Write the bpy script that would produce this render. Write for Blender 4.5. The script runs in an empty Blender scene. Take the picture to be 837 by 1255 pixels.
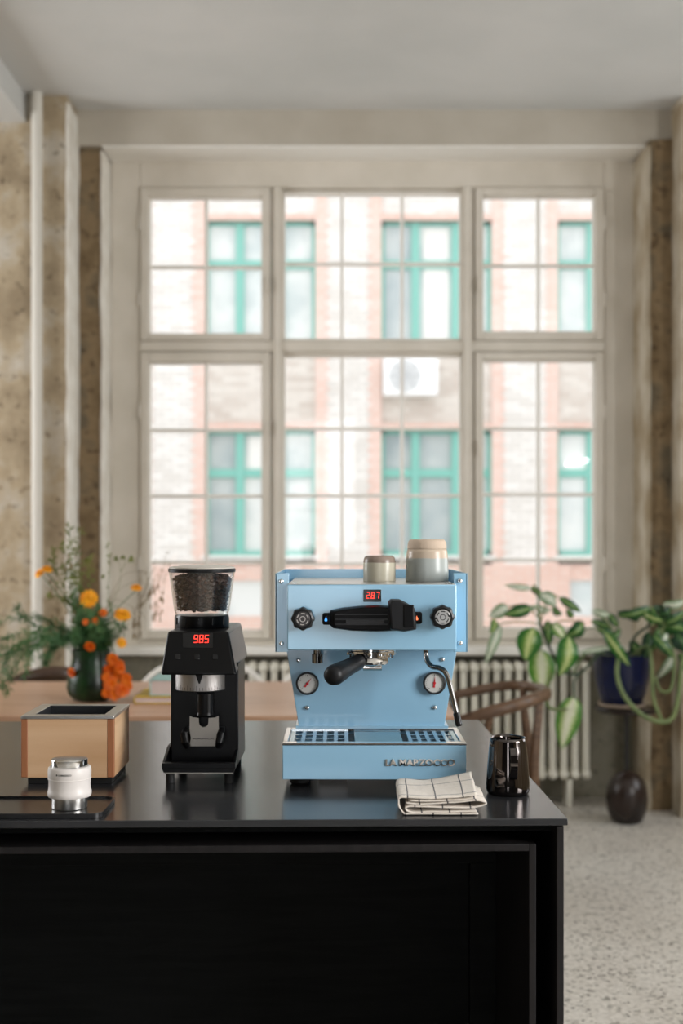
import bpy, bmesh, math, random
from mathutils import Vector, Matrix, noise
random.seed(7)
sc = bpy.context.scene
C = sc.collection
PI = math.pi
F = 1500.0            # focal length in pixels of the 837x1255 frame
CAMH = 1.367
def pt(px, py, Y):    # where a pixel of the photograph lands on the plane at depth Y
    return Vector(((px-418.5)*Y/F, Y, CAMH-(py-660.0)*Y/F))
def X(px, Y): return (px-418.5)*Y/F
def Z(py, Y): return CAMH-(py-660.0)*Y/F

# ------------------------------------------------------------------ camera
cd = bpy.data.cameras.new('camera'); cam = bpy.data.objects.new('camera', cd); C.objects.link(cam)
cam.location = (0, 0, CAMH); cam.rotation_euler = (PI/2, 0, 0)
cd.sensor_fit = 'VERTICAL'; cd.sensor_height = 36; cd.lens = F/1255*36
cd.shift_y = 32.5/1255
cd.clip_start = .05; cd.clip_end = 200
cd.dof.use_dof = True; cd.dof.focus_distance = 2.29; cd.dof.aperture_fstop = 2.9
sc.camera = cam
# ------------------------------------------------------------------ world: overcast sky
w = bpy.data.worlds.new('sky'); sc.world = w; w.use_nodes = True
nt = w.node_tree; bg = nt.nodes['Background']
bg.inputs['Color'].default_value = (.93, .96, 1, 1); bg.inputs['Strength'].default_value = 2.05
# ------------------------------------------------------------------ daylight from an unseen side window, plus added fills
def area(name, loc, rot, sx, sy, power, col):
    l = bpy.data.lights.new(name, 'AREA'); l.shape = 'RECTANGLE'; l.size = sx; l.size_y = sy
    l.energy = power; l.color = col
    o = bpy.data.objects.new(name, l); C.objects.link(o); o.location = loc; o.rotation_euler = rot
    return o
area('daylight_side_window', (3.35, 0.35, 2.0), (0, PI/2, 0), 1.9, 1.7, 165, (1, .985, .97))
area('fill_far_right', (3.35, 4.55, 2.0), (0, PI/2, 0), 1.9, 1.9, 24, (.97, .98, 1))  # fill added to brighten the far end of the room
area('fill_far_left', (-4.15, 4.3, 2.0), (0, -PI/2, 0), 1.9, 1.9, 84, (.97, .98, 1))  # added fill that lifts the window wall and ceiling from the left
area('fill_rear', (-.28, -3.12, 1.75), (PI/2, 0, 0), .9, 2.3, 10, (.97, .98, 1))  # added fill, narrowed to leave a pale sheen on the machine front
sc.view_settings.view_transform = 'Standard'; sc.view_settings.look = 'None'
sc.view_settings.gamma = 1; sc.view_settings.use_curve_mapping = False
sc.view_settings.exposure = 0.0
sc.cycles.max_bounces = 10; sc.cycles.diffuse_bounces = 5; sc.cycles.glossy_bounces = 5
sc.cycles.transparent_max_bounces = 24; sc.cycles.transmission_bounces = 8
sc.cycles.caustics_reflective = False; sc.cycles.caustics_refractive = False
sc.cycles.sample_clamp_indirect = 6
sc.cycles.use_denoising = True

# ------------------------------------------------------------------ materials
MATS = {}
def srgb(r, g, b):
    f = lambda c: (c/255/12.92) if c/255 <= .04045 else ((c/255+.055)/1.055)**2.4
    return (f(r), f(g), f(b), 1)
def mat(name, col, rough=.5, metal=0, spec=.5, coat=0, emit=None, estr=0, col2=None, scale=8, detail=4, lo=.35, hi=.65,
        bump=0, bscale=60, stretch=None, trans=0, sheen=0, ior=1.45, coords='Object', rvar=0, alpha=1):
    m = bpy.data.materials.new(name); m.use_nodes = True; MATS[name] = m
    nt = m.node_tree; N = nt.nodes; L = nt.links; p = N['Principled BSDF']
    p.inputs['Base Color'].default_value = col; p.inputs['Roughness'].default_value = rough
    p.inputs['Metallic'].default_value = metal; p.inputs['Specular IOR Level'].default_value = spec
    p.inputs['Coat Weight'].default_value = coat; p.inputs['Coat Roughness'].default_value = .08
    p.inputs['Transmission Weight'].default_value = trans; p.inputs['IOR'].default_value = ior
    p.inputs['Sheen Weight'].default_value = sheen; p.inputs['Alpha'].default_value = alpha
    if emit: p.inputs['Emission Color'].default_value = emit; p.inputs['Emission Strength'].default_value = estr
    tc = N.new('ShaderNodeTexCoord'); mp = N.new('ShaderNodeMapping'); L.new(tc.outputs[coords], mp.inputs['Vector'])
    if stretch: mp.inputs['Scale'].default_value = stretch
    if col2:
        n = N.new('ShaderNodeTexNoise'); n.inputs['Scale'].default_value = scale; n.inputs['Detail'].default_value = detail
        L.new(mp.outputs[0], n.inputs['Vector'])
        r = N.new('ShaderNodeValToRGB'); e = r.color_ramp.elements
        e[0].position = lo; e[0].color = col; e[1].position = hi; e[1].color = col2
        L.new(n.outputs['Fac'], r.inputs[0]); L.new(r.outputs[0], p.inputs['Base Color'])
        if rvar:
            mr = N.new('ShaderNodeMapRange'); mr.inputs['To Min'].default_value = rough-rvar; mr.inputs['To Max'].default_value = rough+rvar
            L.new(n.outputs['Fac'], mr.inputs['Value']); L.new(mr.outputs[0], p.inputs['Roughness'])
    if bump:
        n2 = N.new('ShaderNodeTexNoise'); n2.inputs['Scale'].default_value = bscale; n2.inputs['Detail'].default_value = 5
        L.new(mp.outputs[0], n2.inputs['Vector'])
        b = N.new('ShaderNodeBump'); b.inputs['Strength'].default_value = bump; b.inputs['Distance'].default_value = .01
        L.new(n2.outputs['Fac'], b.inputs['Height']); L.new(b.outputs[0], p.inputs['Normal'])
    return m
def glass_mat(name, tint=(1, 1, 1, 1), ior=1.45, rough=0.0, gain=1.0):
    m = bpy.data.materials.new(name); m.use_nodes = True; MATS[name] = m
    nt = m.node_tree; N = nt.nodes; L = nt.links; N.clear()
    o = N.new('ShaderNodeOutputMaterial'); mx = N.new('ShaderNodeMixShader'); t = N.new('ShaderNodeBsdfTransparent')
    g = N.new('ShaderNodeBsdfGlossy'); f = N.new('ShaderNodeFresnel'); f.inputs['IOR'].default_value = ior
    N.remove(f); f = N.new('ShaderNodeLayerWeight'); f.inputs['Blend'].default_value = .5
    pw = N.new('ShaderNodeMath'); pw.operation = 'POWER'; pw.inputs[1].default_value = 5; L.new(f.outputs['Facing'], pw.inputs[0])
    mm = N.new('ShaderNodeMath'); mm.operation = 'MULTIPLY_ADD'; mm.inputs[1].default_value = .9*gain; mm.inputs[2].default_value = .04*gain; mm.use_clamp = True
    t.inputs['Color'].default_value = tint; g.inputs['Roughness'].default_value = rough
    L.new(pw.outputs[0], mm.inputs[0]); L.new(mm.outputs[0], mx.inputs[0]); L.new(t.outputs[0], mx.inputs[1]); L.new(g.outputs[0], mx.inputs[2])
    L.new(mx.outputs[0], o.inputs['Surface'])
    return m
def ramp(N, L, src, stops):
    r = N.new('ShaderNodeValToRGB'); e = r.color_ramp.elements
    e[0].position, e[0].color = stops[0]; e[1].position, e[1].color = stops[1]
    for s in stops[2:]:
        q = e.new(s[0]); q.color = s[1]
    L.new(src, r.inputs[0]); return r.outputs[0]
def brick_mat(name, c1, c2, mortar, bw=.25, bh=.075, vary=(1, 1, 1, 1)):
    m = mat(name, c1, .9)
    nt = m.node_tree; N = nt.nodes; L = nt.links; p = N['Principled BSDF']
    tc = N.new('ShaderNodeTexCoord'); sp = N.new('ShaderNodeSeparateXYZ'); cb = N.new('ShaderNodeCombineXYZ')
    L.new(tc.outputs['Object'], sp.inputs[0]); L.new(sp.outputs['X'], cb.inputs['X']); L.new(sp.outputs['Z'], cb.inputs['Y'])
    b = N.new('ShaderNodeTexBrick'); L.new(cb.outputs[0], b.inputs['Vector'])
    b.inputs['Color1'].default_value = c1; b.inputs['Color2'].default_value = c2; b.inputs['Mortar'].default_value = mortar
    b.inputs['Scale'].default_value = 1; b.inputs['Mortar Size'].default_value = .008
    b.inputs['Brick Width'].default_value = bw; b.inputs['Row Height'].default_value = bh
    L.new(b.outputs['Color'], p.inputs['Base Color'])
    bu = N.new('ShaderNodeBump'); bu.inputs['Strength'].default_value = .6; bu.inputs['Distance'].default_value = .01; bu.invert = True
    L.new(b.outputs['Fac'], bu.inputs['Height']); L.new(bu.outputs[0], p.inputs['Normal'])
    return m
def terrazzo(name):
    m = mat(name, (.4, .38, .35, 1), .42, bump=.05, bscale=30)
    nt = m.node_tree; N = nt.nodes; L = nt.links; p = N['Principled BSDF']
    tc = N.new('ShaderNodeTexCoord')
    def chips(scale, stops):
        v = N.new('ShaderNodeTexVoronoi'); v.inputs['Scale'].default_value = scale; v.inputs['Randomness'].default_value = 1
        L.new(tc.outputs['Object'], v.inputs['Vector'])
        s = N.new('ShaderNodeSeparateColor'); L.new(v.outputs['Color'], s.inputs[0])
        return v, ramp(N, L, s.outputs[0], stops)
    v1, c1 = chips(95, [(.0, srgb(104, 98, 90)), (.13, srgb(200, 195, 186)), (.5, srgb(222, 218, 210)), (1, srgb(196, 191, 183))])
    N_ = N.new('ShaderNodeTexNoise'); N_.inputs['Scale'].default_value = 1.7; N_.inputs['Detail'].default_value = 3; L.new(tc.outputs['Object'], N_.inputs['Vector'])
    big = ramp(N, L, N_.outputs['Fac'], [(.35, (.86, .84, .82, 1)), (.65, (1, 1, 1, 1))])
    v2, c2 = chips(55, [(.0, srgb(120, 124, 118)), (.09, (1, 1, 1, 1)), (1, (1, 1, 1, 1))])
    x = N.new('ShaderNodeMix'); x.data_type = 'RGBA'; x.blend_type = 'MULTIPLY'; x.inputs[0].default_value = .8
    L.new(c1, x.inputs[6]); L.new(big, x.inputs[7])
    y = N.new('ShaderNodeMix'); y.data_type = 'RGBA'; y.blend_type = 'MULTIPLY'; y.inputs[0].default_value = .55
    L.new(x.outputs[2], y.inputs[6]); L.new(c2, y.inputs[7]); L.new(y.outputs[2], p.inputs['Base Color'])
    return m
def plaster(name, a, b, c, sc_=3.0, bump=.5):
    m = mat(name, a, .92)
    nt = m.node_tree; N = nt.nodes; L = nt.links; p = N['Principled BSDF']
    tc = N.new('ShaderNodeTexCoord')
    n = N.new('ShaderNodeTexNoise'); n.inputs['Scale'].default_value = sc_; n.inputs['Detail'].default_value = 8; n.inputs['Roughness'].default_value = .62
    L.new(tc.outputs['Object'], n.inputs['Vector'])
    c1 = ramp(N, L, n.outputs['Fac'], [(.36, a), (.62, c), (.5, b)])
    n2 = N.new('ShaderNodeTexNoise'); n2.inputs['Scale'].default_value = 22; n2.inputs['Detail'].default_value = 4
    L.new(tc.outputs['Object'], n2.inputs['Vector'])
    k = ramp(N, L, n2.outputs['Fac'], [(.32, (.34, .31, .28, 1)), (.42, (1, 1, 1, 1))])
    x = N.new('ShaderNodeMix'); x.data_type = 'RGBA'; x.blend_type = 'MULTIPLY'; x.inputs[0].default_value = .7
    L.new(c1, x.inputs[6]); L.new(k, x.inputs[7]); L.new(x.outputs[2], p.inputs['Base Color'])
    bu = N.new('ShaderNodeBump'); bu.inputs['Strength'].default_value = bump; bu.inputs['Distance'].default_value = .02
    n3 = N.new('ShaderNodeTexNoise'); n3.inputs['Scale'].default_value = 14; n3.inputs['Detail'].default_value = 8
    L.new(tc.outputs['Object'], n3.inputs['Vector']); L.new(n3.outputs['Fac'], bu.inputs['Height']); L.new(bu.outputs[0], p.inputs['Normal'])
    return m
def wood(name, a, b, rough=.45, axis='X', scale=1.0, coat=0, ringscale=6, spec=.5):
    m = mat(name, a, rough, coat=coat, spec=spec)
    nt = m.node_tree; N = nt.nodes; L = nt.links; p = N['Principled BSDF']
    tc = N.new('ShaderNodeTexCoord'); mp = N.new('ShaderNodeMapping'); L.new(tc.outputs['Object'], mp.inputs[0])
    s = {'X': (.8, 9, 9), 'Y': (9, .8, 9), 'Z': (9, 9, .8)}[axis]
    mp.inputs['Scale'].default_value = tuple(v*scale for v in s)
    n = N.new('ShaderNodeTexNoise'); n.inputs['Scale'].default_value = ringscale; n.inputs['Detail'].default_value = 6; n.inputs['Distortion'].default_value = .6
    L.new(mp.outputs[0], n.inputs['Vector'])
    c = ramp(N, L, n.outputs['Fac'], [(.35, a), (.65, b)])
    L.new(c, p.inputs['Base Color'])
    bu = N.new('ShaderNodeBump'); bu.inputs['Strength'].default_value = .12; bu.inputs['Distance'].default_value = .002
    L.new(n.outputs['Fac'], bu.inputs['Height']); L.new(bu.outputs[0], p.inputs['Normal'])
    return m

M_ceil = mat('ceiling_paint', srgb(192, 193, 190), .9, col2=srgb(202, 202, 199), scale=1.5, bump=.12, bscale=5)
M_white = mat('white_plaster', srgb(228, 225, 216), .85, col2=srgb(212, 206, 194), scale=9, bump=.5, bscale=18)
M_shadedge = mat('shaded_white_plaster', srgb(184, 174, 156), .9, col2=srgb(150, 134, 108), scale=5, bump=.5, bscale=14)  # white plaster with the dimmer right side's shade mixed into its colour
M_lint = mat('lintel_plaster', srgb(188, 181, 168), .9, col2=srgb(176, 168, 154), scale=3, bump=.2, bscale=10)
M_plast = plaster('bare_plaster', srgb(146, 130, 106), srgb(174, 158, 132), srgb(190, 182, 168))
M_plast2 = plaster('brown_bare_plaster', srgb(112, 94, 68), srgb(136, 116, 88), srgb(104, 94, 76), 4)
M_olive = plaster('olive_plaster', srgb(128, 124, 108), srgb(142, 138, 124), srgb(116, 112, 98), 5, .2)
M_frame = mat('window_paint', srgb(216, 209, 197), .45, col2=srgb(208, 201, 188), scale=5)
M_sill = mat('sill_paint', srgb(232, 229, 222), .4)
M_bead_bloom = mat('bead_bloom_white', srgb(236, 232, 224), .4)  # whiter than the frame to imitate bloom on beads and muntins
M_glass = glass_mat('window_glass')
M_floor = terrazzo('terrazzo')
M_rad = mat('radiator_enamel', srgb(218, 214, 200), .35)
M_pipe = mat('pipe_paint', srgb(214, 210, 200), .4)
M_brick = brick_mat('pale_brick', srgb(236, 232, 226), srgb(216, 210, 202), srgb(196, 192, 186))
M_brick2 = brick_mat('grey_mixed_brick', srgb(196, 182, 170), srgb(222, 214, 204), srgb(200, 196, 188))
M_red = brick_mat('hazed_red_brick', srgb(222, 190, 175), srgb(214, 176, 160), srgb(216, 204, 195))  # red washed pale so the colour carries the outdoor haze
M_quoin = brick_mat('hazed_quoin_brick', srgb(228, 198, 185), srgb(220, 184, 168), srgb(218, 208, 200))  # same haze painted in, paler again for the quoins
M_teal = mat('hazed_teal_paint', srgb(124, 184, 170), .5)  # teal paled to put the veiling glare into its colour
M_pane = mat('office_pane', srgb(192, 200, 198), .12, spec=.8, col2=srgb(218, 220, 216), scale=1.4, lo=.42, hi=.58)
M_dkpane = mat('dim_office_pane', srgb(160, 172, 174), .1, spec=.8, col2=srgb(190, 196, 194), scale=1.8)
M_curt = mat('pale_blind', srgb(228, 226, 220), .9)
M_ac = mat('ac_enamel', srgb(244, 244, 242), .5)
M_acg = mat('ac_grille', srgb(196, 198, 198), .6)
M_ground = mat('bounce_ground', srgb(214, 210, 204), .95)  # unseen ground, made pale to bounce light up at the window head
M_tube = mat('lit_tube', (1, 1, 1, 1), emit=(1, .98, .94, 1), estr=4)
M_black = mat('black_plastic', (.004, .004, .0045, 1), .4, spec=.18)
M_blackg = mat('black_gloss', (.008, .008, .009, 1), .12)
M_blackm = mat('black_metal', (.010, .010, .011, 1), .35, spec=.35)
M_chrome = mat('chrome', (.82, .82, .82, 1), .08, metal=1)
M_steel = mat('brushed_steel', (.62, .61, .59, 1), .28, metal=1, bump=.05, bscale=300, stretch=(1, 1, 30))
M_blue = mat('sky_blue_enamel', srgb(152, 199, 228), .25, spec=.5, coat=.9)
M_led = mat('red_led', (1, .03, .02, 1), emit=(1, .04, .025, 1), estr=2.4)
M_ledb = mat('blue_led', (.05, .3, 1, 1), emit=(.08, .4, 1, 1), estr=1.2)
M_ledo = mat('orange_led', (1, .2, .05, 1), emit=(1, .22, .1, 1), estr=1.2)

# ------------------------------------------------------------------ geometry helpers
WM = {}
def obj(name, bm, m, parent=None, smooth=True, angle=35, bev=0, seg=2, shift=True):
    if parent is not None and shift:
        bmesh.ops.transform(bm, matrix=WM[parent.as_pointer()].inverted(), verts=bm.verts)
    me = bpy.data.meshes.new(name)
    bmesh.ops.recalc_face_normals(bm, faces=bm.faces)
    bm.to_mesh(me); bm.free()
    if isinstance(m, (list, tuple)):
        for q in m: me.materials.append(q)
    else: me.materials.append(m)
    if smooth:
        me.shade_smooth()
        me.set_sharp_from_angle(angle=math.radians(angle))
    o = bpy.data.objects.new(name, me); C.objects.link(o)
    if parent is not None:
        o.parent = parent; WM[o.as_pointer()] = WM[parent.as_pointer()]
    else: WM[o.as_pointer()] = Matrix.Identity(4)
    if bev:
        b = o.modifiers.new('bevel', 'BEVEL'); b.width = bev; b.segments = seg; b.limit_method = 'ANGLE'; b.angle_limit = math.radians(40)
        b.harden_normals = False
    return o
def thing(name, label, cat, loc=(0, 0, 0), rz=0, group=None):
    o = bpy.data.objects.new(name, None); C.objects.link(o); o.empty_display_size = .05
    o.location = loc; o.rotation_euler = (0, 0, rz); o['label'] = label; o['category'] = cat
    if group: o['group'] = group
    WM[o.as_pointer()] = Matrix.Translation(Vector(loc)) @ Matrix.Rotation(rz, 4, 'Z')
    return o
def tag(o, label, cat, group=None, kind=None):
    o['label'] = label; o['category'] = cat
    if group: o['group'] = group
    if kind: o['kind'] = kind
    return o
def struct(name, bm, m, parent=None, **k):
    o = obj(name, bm, m, parent, **k)
    if parent is None: o['kind'] = 'structure'
    return o
def sroot(name):
    o = bpy.data.objects.new(name, None); C.objects.link(o); o['kind'] = 'structure'
    WM[o.as_pointer()] = Matrix.Identity(4); return o
def B(): return bmesh.new()
def box(bm, x0, x1, y0, y1, z0, z1):
    vs = [bm.verts.new(p) for p in ((x0, y0, z0), (x1, y0, z0), (x1, y1, z0), (x0, y1, z0), (x0, y0, z1), (x1, y0, z1), (x1, y1, z1), (x0, y1, z1))]
    for f in ((0, 3, 2, 1), (4, 5, 6, 7), (0, 1, 5, 4), (1, 2, 6, 5), (2, 3, 7, 6), (3, 0, 4, 7)): bm.faces.new([vs[i] for i in f])
    return vs
def bx(*a):
    bm = B(); box(bm, *a); return bm
def hexa(bm, pts):   # 8 corners in box order
    vs = [bm.verts.new(p) for p in pts]
    for f in ((0, 3, 2, 1), (4, 5, 6, 7), (0, 1, 5, 4), (1, 2, 6, 5), (2, 3, 7, 6), (3, 0, 4, 7)): bm.faces.new([vs[i] for i in f])
def prism(bm, poly, axis, a, b):   # polygon of (u,v) pushed from a to b along the axis
    def P(u, v, t): return {'Y': (u, t, v), 'X': (t, u, v), 'Z': (u, v, t)}[axis]
    A = [bm.verts.new(P(u, v, a)) for u, v in poly]; Q = [bm.verts.new(P(u, v, b)) for u, v in poly]
    n = len(poly)
    bm.faces.new(A); bm.faces.new(Q[::-1])
    for i in range(n): bm.faces.new((A[i], Q[i], Q[(i+1) % n], A[(i+1) % n]))
def lathe(bm, prof, c, axis='Z', seg=32, cap0=True, cap1=True):
    rings = []
    for r, h in prof:
        ring = []
        for i in range(seg):
            a = 2*PI*i/seg; u, v = r*math.cos(a), r*math.sin(a)
            p = {'Z': (u, v, h), 'Y': (u, h, v), 'X': (h, u, v)}[axis]
            ring.append(bm.verts.new((c[0]+p[0], c[1]+p[1], c[2]+p[2])))
        rings.append(ring)
    for A, Q in zip(rings, rings[1:]):
        for i in range(seg): bm.faces.new((A[i], A[(i+1) % seg], Q[(i+1) % seg], Q[i]))
    if cap0: bm.faces.new(rings[0][::-1])
    if cap1: bm.faces.new(rings[-1])
def cyl(bm, c, r, h0, h1, axis='Z', seg=24): lathe(bm, [(r, h0), (r, h1)], c, axis, seg)
def tube(bm, pts, rad, seg=8, caps=True, flat=1.0):
    pts = [Vector(p) for p in pts]; n = len(pts)
    if not hasattr(rad, '__len__'): rad = [rad]*n
    up = None; rings = []
    for i in range(n):
        t = (pts[min(i+1, n-1)]-pts[max(i-1, 0)]).normalized()
        if up is None:
            up = Vector((0, 0, 1)) if abs(t.z) < .9 else Vector((0, 1, 0))
        s = t.cross(up); s.normalize(); up = s.cross(t).normalized()
        rings.append([bm.verts.new(pts[i]+rad[i]*(math.cos(2*PI*k/seg)*s+flat*math.sin(2*PI*k/seg)*up)) for k in range(seg)])
    for A, Q in zip(rings, rings[1:]):
        for k in range(seg): bm.faces.new((A[k], A[(k+1) % seg], Q[(k+1) % seg], Q[k]))
    if caps: bm.faces.new(rings[0][::-1]); bm.faces.new(rings[-1])
def spline(P, n=8):   # Catmull-Rom through points (vectors or tuples of any length)
    P = [tuple(p) for p in P]; out = []
    for i in range(len(P)-1):
        p0 = P[max(i-1, 0)]; p1 = P[i]; p2 = P[i+1]; p3 = P[min(i+2, len(P)-1)]
        for k in range(n):
            t = k/n
            out.append(tuple(.5*((2*b)+(-a+c)*t+(2*a-5*b+4*c-d)*t*t+(-a+3*b-3*c+d)*t**3) for a, b, c, d in zip(p0, p1, p2, p3)))
    out.append(P[-1]); return out
def ball(bm, c, r, sub=2, sc3=(1, 1, 1), rot=None):
    m = Matrix.Translation(Vector(c)) @ (rot.to_matrix().to_4x4() if rot else Matrix.Identity(4)) @ Matrix.Diagonal((r*sc3[0], r*sc3[1], r*sc3[2], 1))
    bmesh.ops.create_icosphere(bm, subdivisions=sub, radius=1, matrix=m)
def rough_box(x0, x1, y0, y1, z0, z1, step=.08, amp=.006, seed=0):
    bm = B(); box(bm, x0, x1, y0, y1, z0, z1)
    for axis, a, b in ((0, x0, x1), (1, y0, y1), (2, z0, z1)):
        n = max(1, int((b-a)/step)); n = min(n, 60)
        for k in range(1, n):
            t = a+(b-a)*k/n; no = [0, 0, 0]; no[axis] = 1; co = [0, 0, 0]; co[axis] = t
            bmesh.ops.bisect_plane(bm, geom=bm.verts[:]+bm.edges[:]+bm.faces[:], plane_co=co, plane_no=no)
    for v in bm.verts:
        q = v.co*6+Vector((seed, seed*2, 0)); q2 = v.co*19+Vector((seed, 0, seed))
        v.co += noise.noise_vector(q)*amp+noise.noise_vector(q2)*amp*.5
    return bm
def text_mesh(s, size, depth, mapf, bold=0, width=None, shear=0):
    cu = bpy.data.curves.new('lettering', 'FONT'); cu.body = s; cu.size = size; cu.extrude = depth; cu.offset = bold; cu.shear = shear
    o = bpy.data.objects.new('lettering', cu); C.objects.link(o)
    dg = bpy.context.evaluated_depsgraph_get(); me = bpy.data.meshes.new_from_object(o.evaluated_get(dg))
    bm = B(); bm.from_mesh(me); bpy.data.objects.remove(o); bpy.data.meshes.remove(me)
    xs = [v.co.x for v in bm.verts]; a, b = min(xs), max(xs)
    k = (width/(b-a)) if width else 1
    for v in bm.verts: v.co = mapf((v.co.x-a)*k, v.co.y, v.co.z)
    return bm
SEGM = {'0': 'abcdef', '1': 'bc', '2': 'abged', '3': 'abgcd', '4': 'fgbc', '5': 'afgcd', '6': 'afgedc', '7': 'abc', '8': 'abcdefg', '9': 'abcdfg'}
def digits(bm, s, x, z, y, w, h, t, gap, slant=.12):
    for ch in s:
        if ch == '.':
            box(bm, x-gap*.75, x-gap*.75+t, y-.0003, y, z, z+t); continue
        def q(x0, x1, z0, z1):
            vs = box(bm, x+x0, x+x1, y-.0003, y, z+z0, z+z1)
            for v in vs: v.co.x += (v.co.z-z)*slant
        g = t*.25
        S = {'a': (g, w-g, h-t, h), 'd': (g, w-g, 0, t), 'g': (g, w-g, h/2-t/2, h/2+t/2), 'f': (0, t, h/2+g, h-g), 'b': (w-t, w, h/2+g, h-g),
             'e': (0, t, g, h/2-g), 'c': (w-t, w, g, h/2-g)}
        for k in SEGM[ch]: q(*S[k])
        x += w+gap

# ================================================================== THE ROOM
WX0, WX1 = -1.216, 1.540       # the window opening
CEIL = 3.54
struct('floor', bx(-4.2, 3.4, -3.2, 6.8, -.15, 0), M_floor)
struct('ceiling', bx(-4.2, 3.4, -3.2, 6.8, CEIL, CEIL+.2), M_ceil)
struct('ceiling_beam', bx(-4.2, -1.545, -3.2, 6.0, 3.407, CEIL), M_ceil)
wl = sroot('wall_front')       # the window wall, stepped towards the opening on both sides
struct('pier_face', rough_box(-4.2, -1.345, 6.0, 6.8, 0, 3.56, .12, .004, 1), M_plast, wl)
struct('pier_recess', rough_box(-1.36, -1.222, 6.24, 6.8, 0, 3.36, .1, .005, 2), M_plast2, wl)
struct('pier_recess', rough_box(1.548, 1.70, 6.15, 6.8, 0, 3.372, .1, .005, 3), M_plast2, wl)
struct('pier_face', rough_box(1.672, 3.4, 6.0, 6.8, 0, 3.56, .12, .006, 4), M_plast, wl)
# white plaster edges that run up the corners, right pair painted shaded
for (xa, xb, ya, yb, zt, s) in ((-1.349, -1.337, 5.99, 6.24, 3.50, 5), (-1.226, -1.214, 6.23, 6.47, 3.34, 6), (1.532, 1.552, 6.14, 6.46, 3.34, 7), (1.662, 1.676, 5.985, 6.15, 3.5, 8)):
    struct('plaster_edge', rough_box(xa, xb, ya, yb, 0, zt, .05, .007, s), M_white if s < 7 else M_shadedge, wl)
struct('lintel', rough_box(-1.345, 1.675, 6.2, 6.8, 3.359, 3.56, .25, .002, 9), M_lint, wl)
struct('soffit_painted_light', bx(-1.215, 1.54, 6.2, 6.45, 3.350, 3.3595), M_sill, wl)  # thin board added; its white stands in for light under the lintel
struct('wall_apron', rough_box(-1.23, 1.56, 6.45, 6.8, 0, .77, .15, .003, 10), M_olive, wl)
struct('wall_header', bx(-4.2, 3.4, 6.6, 6.8, 3.359, 4.2), M_lint, wl)
wlf = sroot('wall_left')
for a in ((-3.2, 3.3, 0, 3.6), (5.3, 6.8, 0, 3.6), (3.3, 5.3, 0, 1.0), (3.3, 5.3, 3.0, 3.6)):
    struct('wall_segment', bx(-4.4, -4.2, *a), M_plast, wlf)
wr = sroot('wall_right')
for a in ((-3.2, -.7, 0, 3.6), (1.4, 3.5, 0, 3.6), (5.6, 6.8, 0, 3.6), (-.7, 1.4, 0, 1.0), (-.7, 1.4, 3.0, 3.6), (3.5, 5.6, 0, 1.0), (3.5, 5.6, 3.0, 3.6)):
    struct('wall_segment', bx(3.4, 3.6, *a), M_plast, wr)
wb = sroot('wall_rear'); M_rear = mat('charcoal_wall', srgb(62, 60, 58), .9)
for a in ((-4.2, -.75, 0, 3.6), (.2, 3.4, 0, 3.6), (-.75, .2, 0, .5), (-.75, .2, 3.0, 3.6)):
    struct('wall_segment', bx(a[0], a[1], -3.4, -3.2, a[2], a[3]), M_rear, wb)
w2 = sroot('window_2'); w3 = sroot('fill_window_3')  # the rear one is an unseen frame added around its fill light
for nm, x0, ya, yb in (('fill_window_4', 3.45, 3.5, 5.6), ('fill_window_5', -4.3, 3.3, 5.3)):  # unseen windows added to hold the far fill lights
    wq = sroot(nm); bm = B()
    for z in (1.0, 1.98, 2.96): box(bm, x0, x0+.05, ya, yb, z, z+.04)
    for y in (ya, (ya+yb)/2-.02, yb-.04): box(bm, x0, x0+.05, y, y+.04, 1, 3)
    struct('window_frame', bm, M_frame, wq); struct('pane', bx(x0+.02, x0+.025, ya, yb, 1, 3), M_glass, wq)
bm = B(); 
for z in (1.0, 1.98, 2.96): box(bm, 3.45, 3.5, -.7, 1.4, z, z+.04)
for y in (-.7, .33, 1.36): box(bm, 3.45, 3.5, y, y+.04, 1, 3)
struct('window_frame', bm, M_frame, w2); struct('pane', bx(3.47, 3.475, -.7, 1.4, 1, 3), M_glass, w2)
bm = B()
for z in (.5, 1.72, 2.96): box(bm, -.75, .2, -3.3, -3.25, z, z+.04)
for x in (-.75, -.29, .16): box(bm, x, x+.04, -3.3, -3.25, .5, 3)
struct('window_frame', bm, M_frame, w3); struct('pane', bx(-.75, .2, -3.28, -3.275, .5, 3), M_glass, w3)

# white pipe in the corner
bm = B(); cyl(bm, (X(45.5, 5.96), 5.955, 0), .027, 0, CEIL-.002, seg=20)
p = obj('riser_pipe', bm, M_pipe); tag(p, 'white painted heating pipe running floor to ceiling up the left wall', 'pipe')

# ------------------------------------------------------------------ the big window
WY = 6.45
win = sroot('window_1')
def wbox(bm, a, b, c, d, y0, y1): box(bm, X(a, WY), X(b, WY), y0, y1, Z(d, WY), Z(c, WY))
bm = B()
wbox(bm, 136.5, 172, 196, 802, 6.44, 6.56); wbox(bm, 740, 776.5, 196, 802, 6.44, 6.56)
wbox(bm, 172, 740, 196, 231, 6.44, 6.56); wbox(bm, 172, 740, 784, 804, 6.44, 6.56)
wbox(bm, 333, 347, 231, 784, 6.43, 6.56); wbox(bm, 565, 580, 231, 784, 6.43, 6.56)
wbox(bm, 172, 740, 418.5, 431.5, 6.425, 6.56)
wbox(bm, 347, 565, 231, 234.5, 6.46, 6.56); wbox(bm, 347, 565, 416.5, 419, 6.45, 6.56); wbox(bm, 347, 565, 431, 435, 6.45, 6.56); wbox(bm, 347, 565, 773, 785, 6.45, 6.56)
struct('window_frame', bm, M_frame, win, bev=.006)
bm = B(); box(bm, X(336, WY), X(344, WY), 6.405, 6.44, Z(784, WY), Z(231, WY)); box(bm, X(568, WY), X(577, WY), 6.405, 6.44, Z(784, WY), Z(231, WY))
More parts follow.
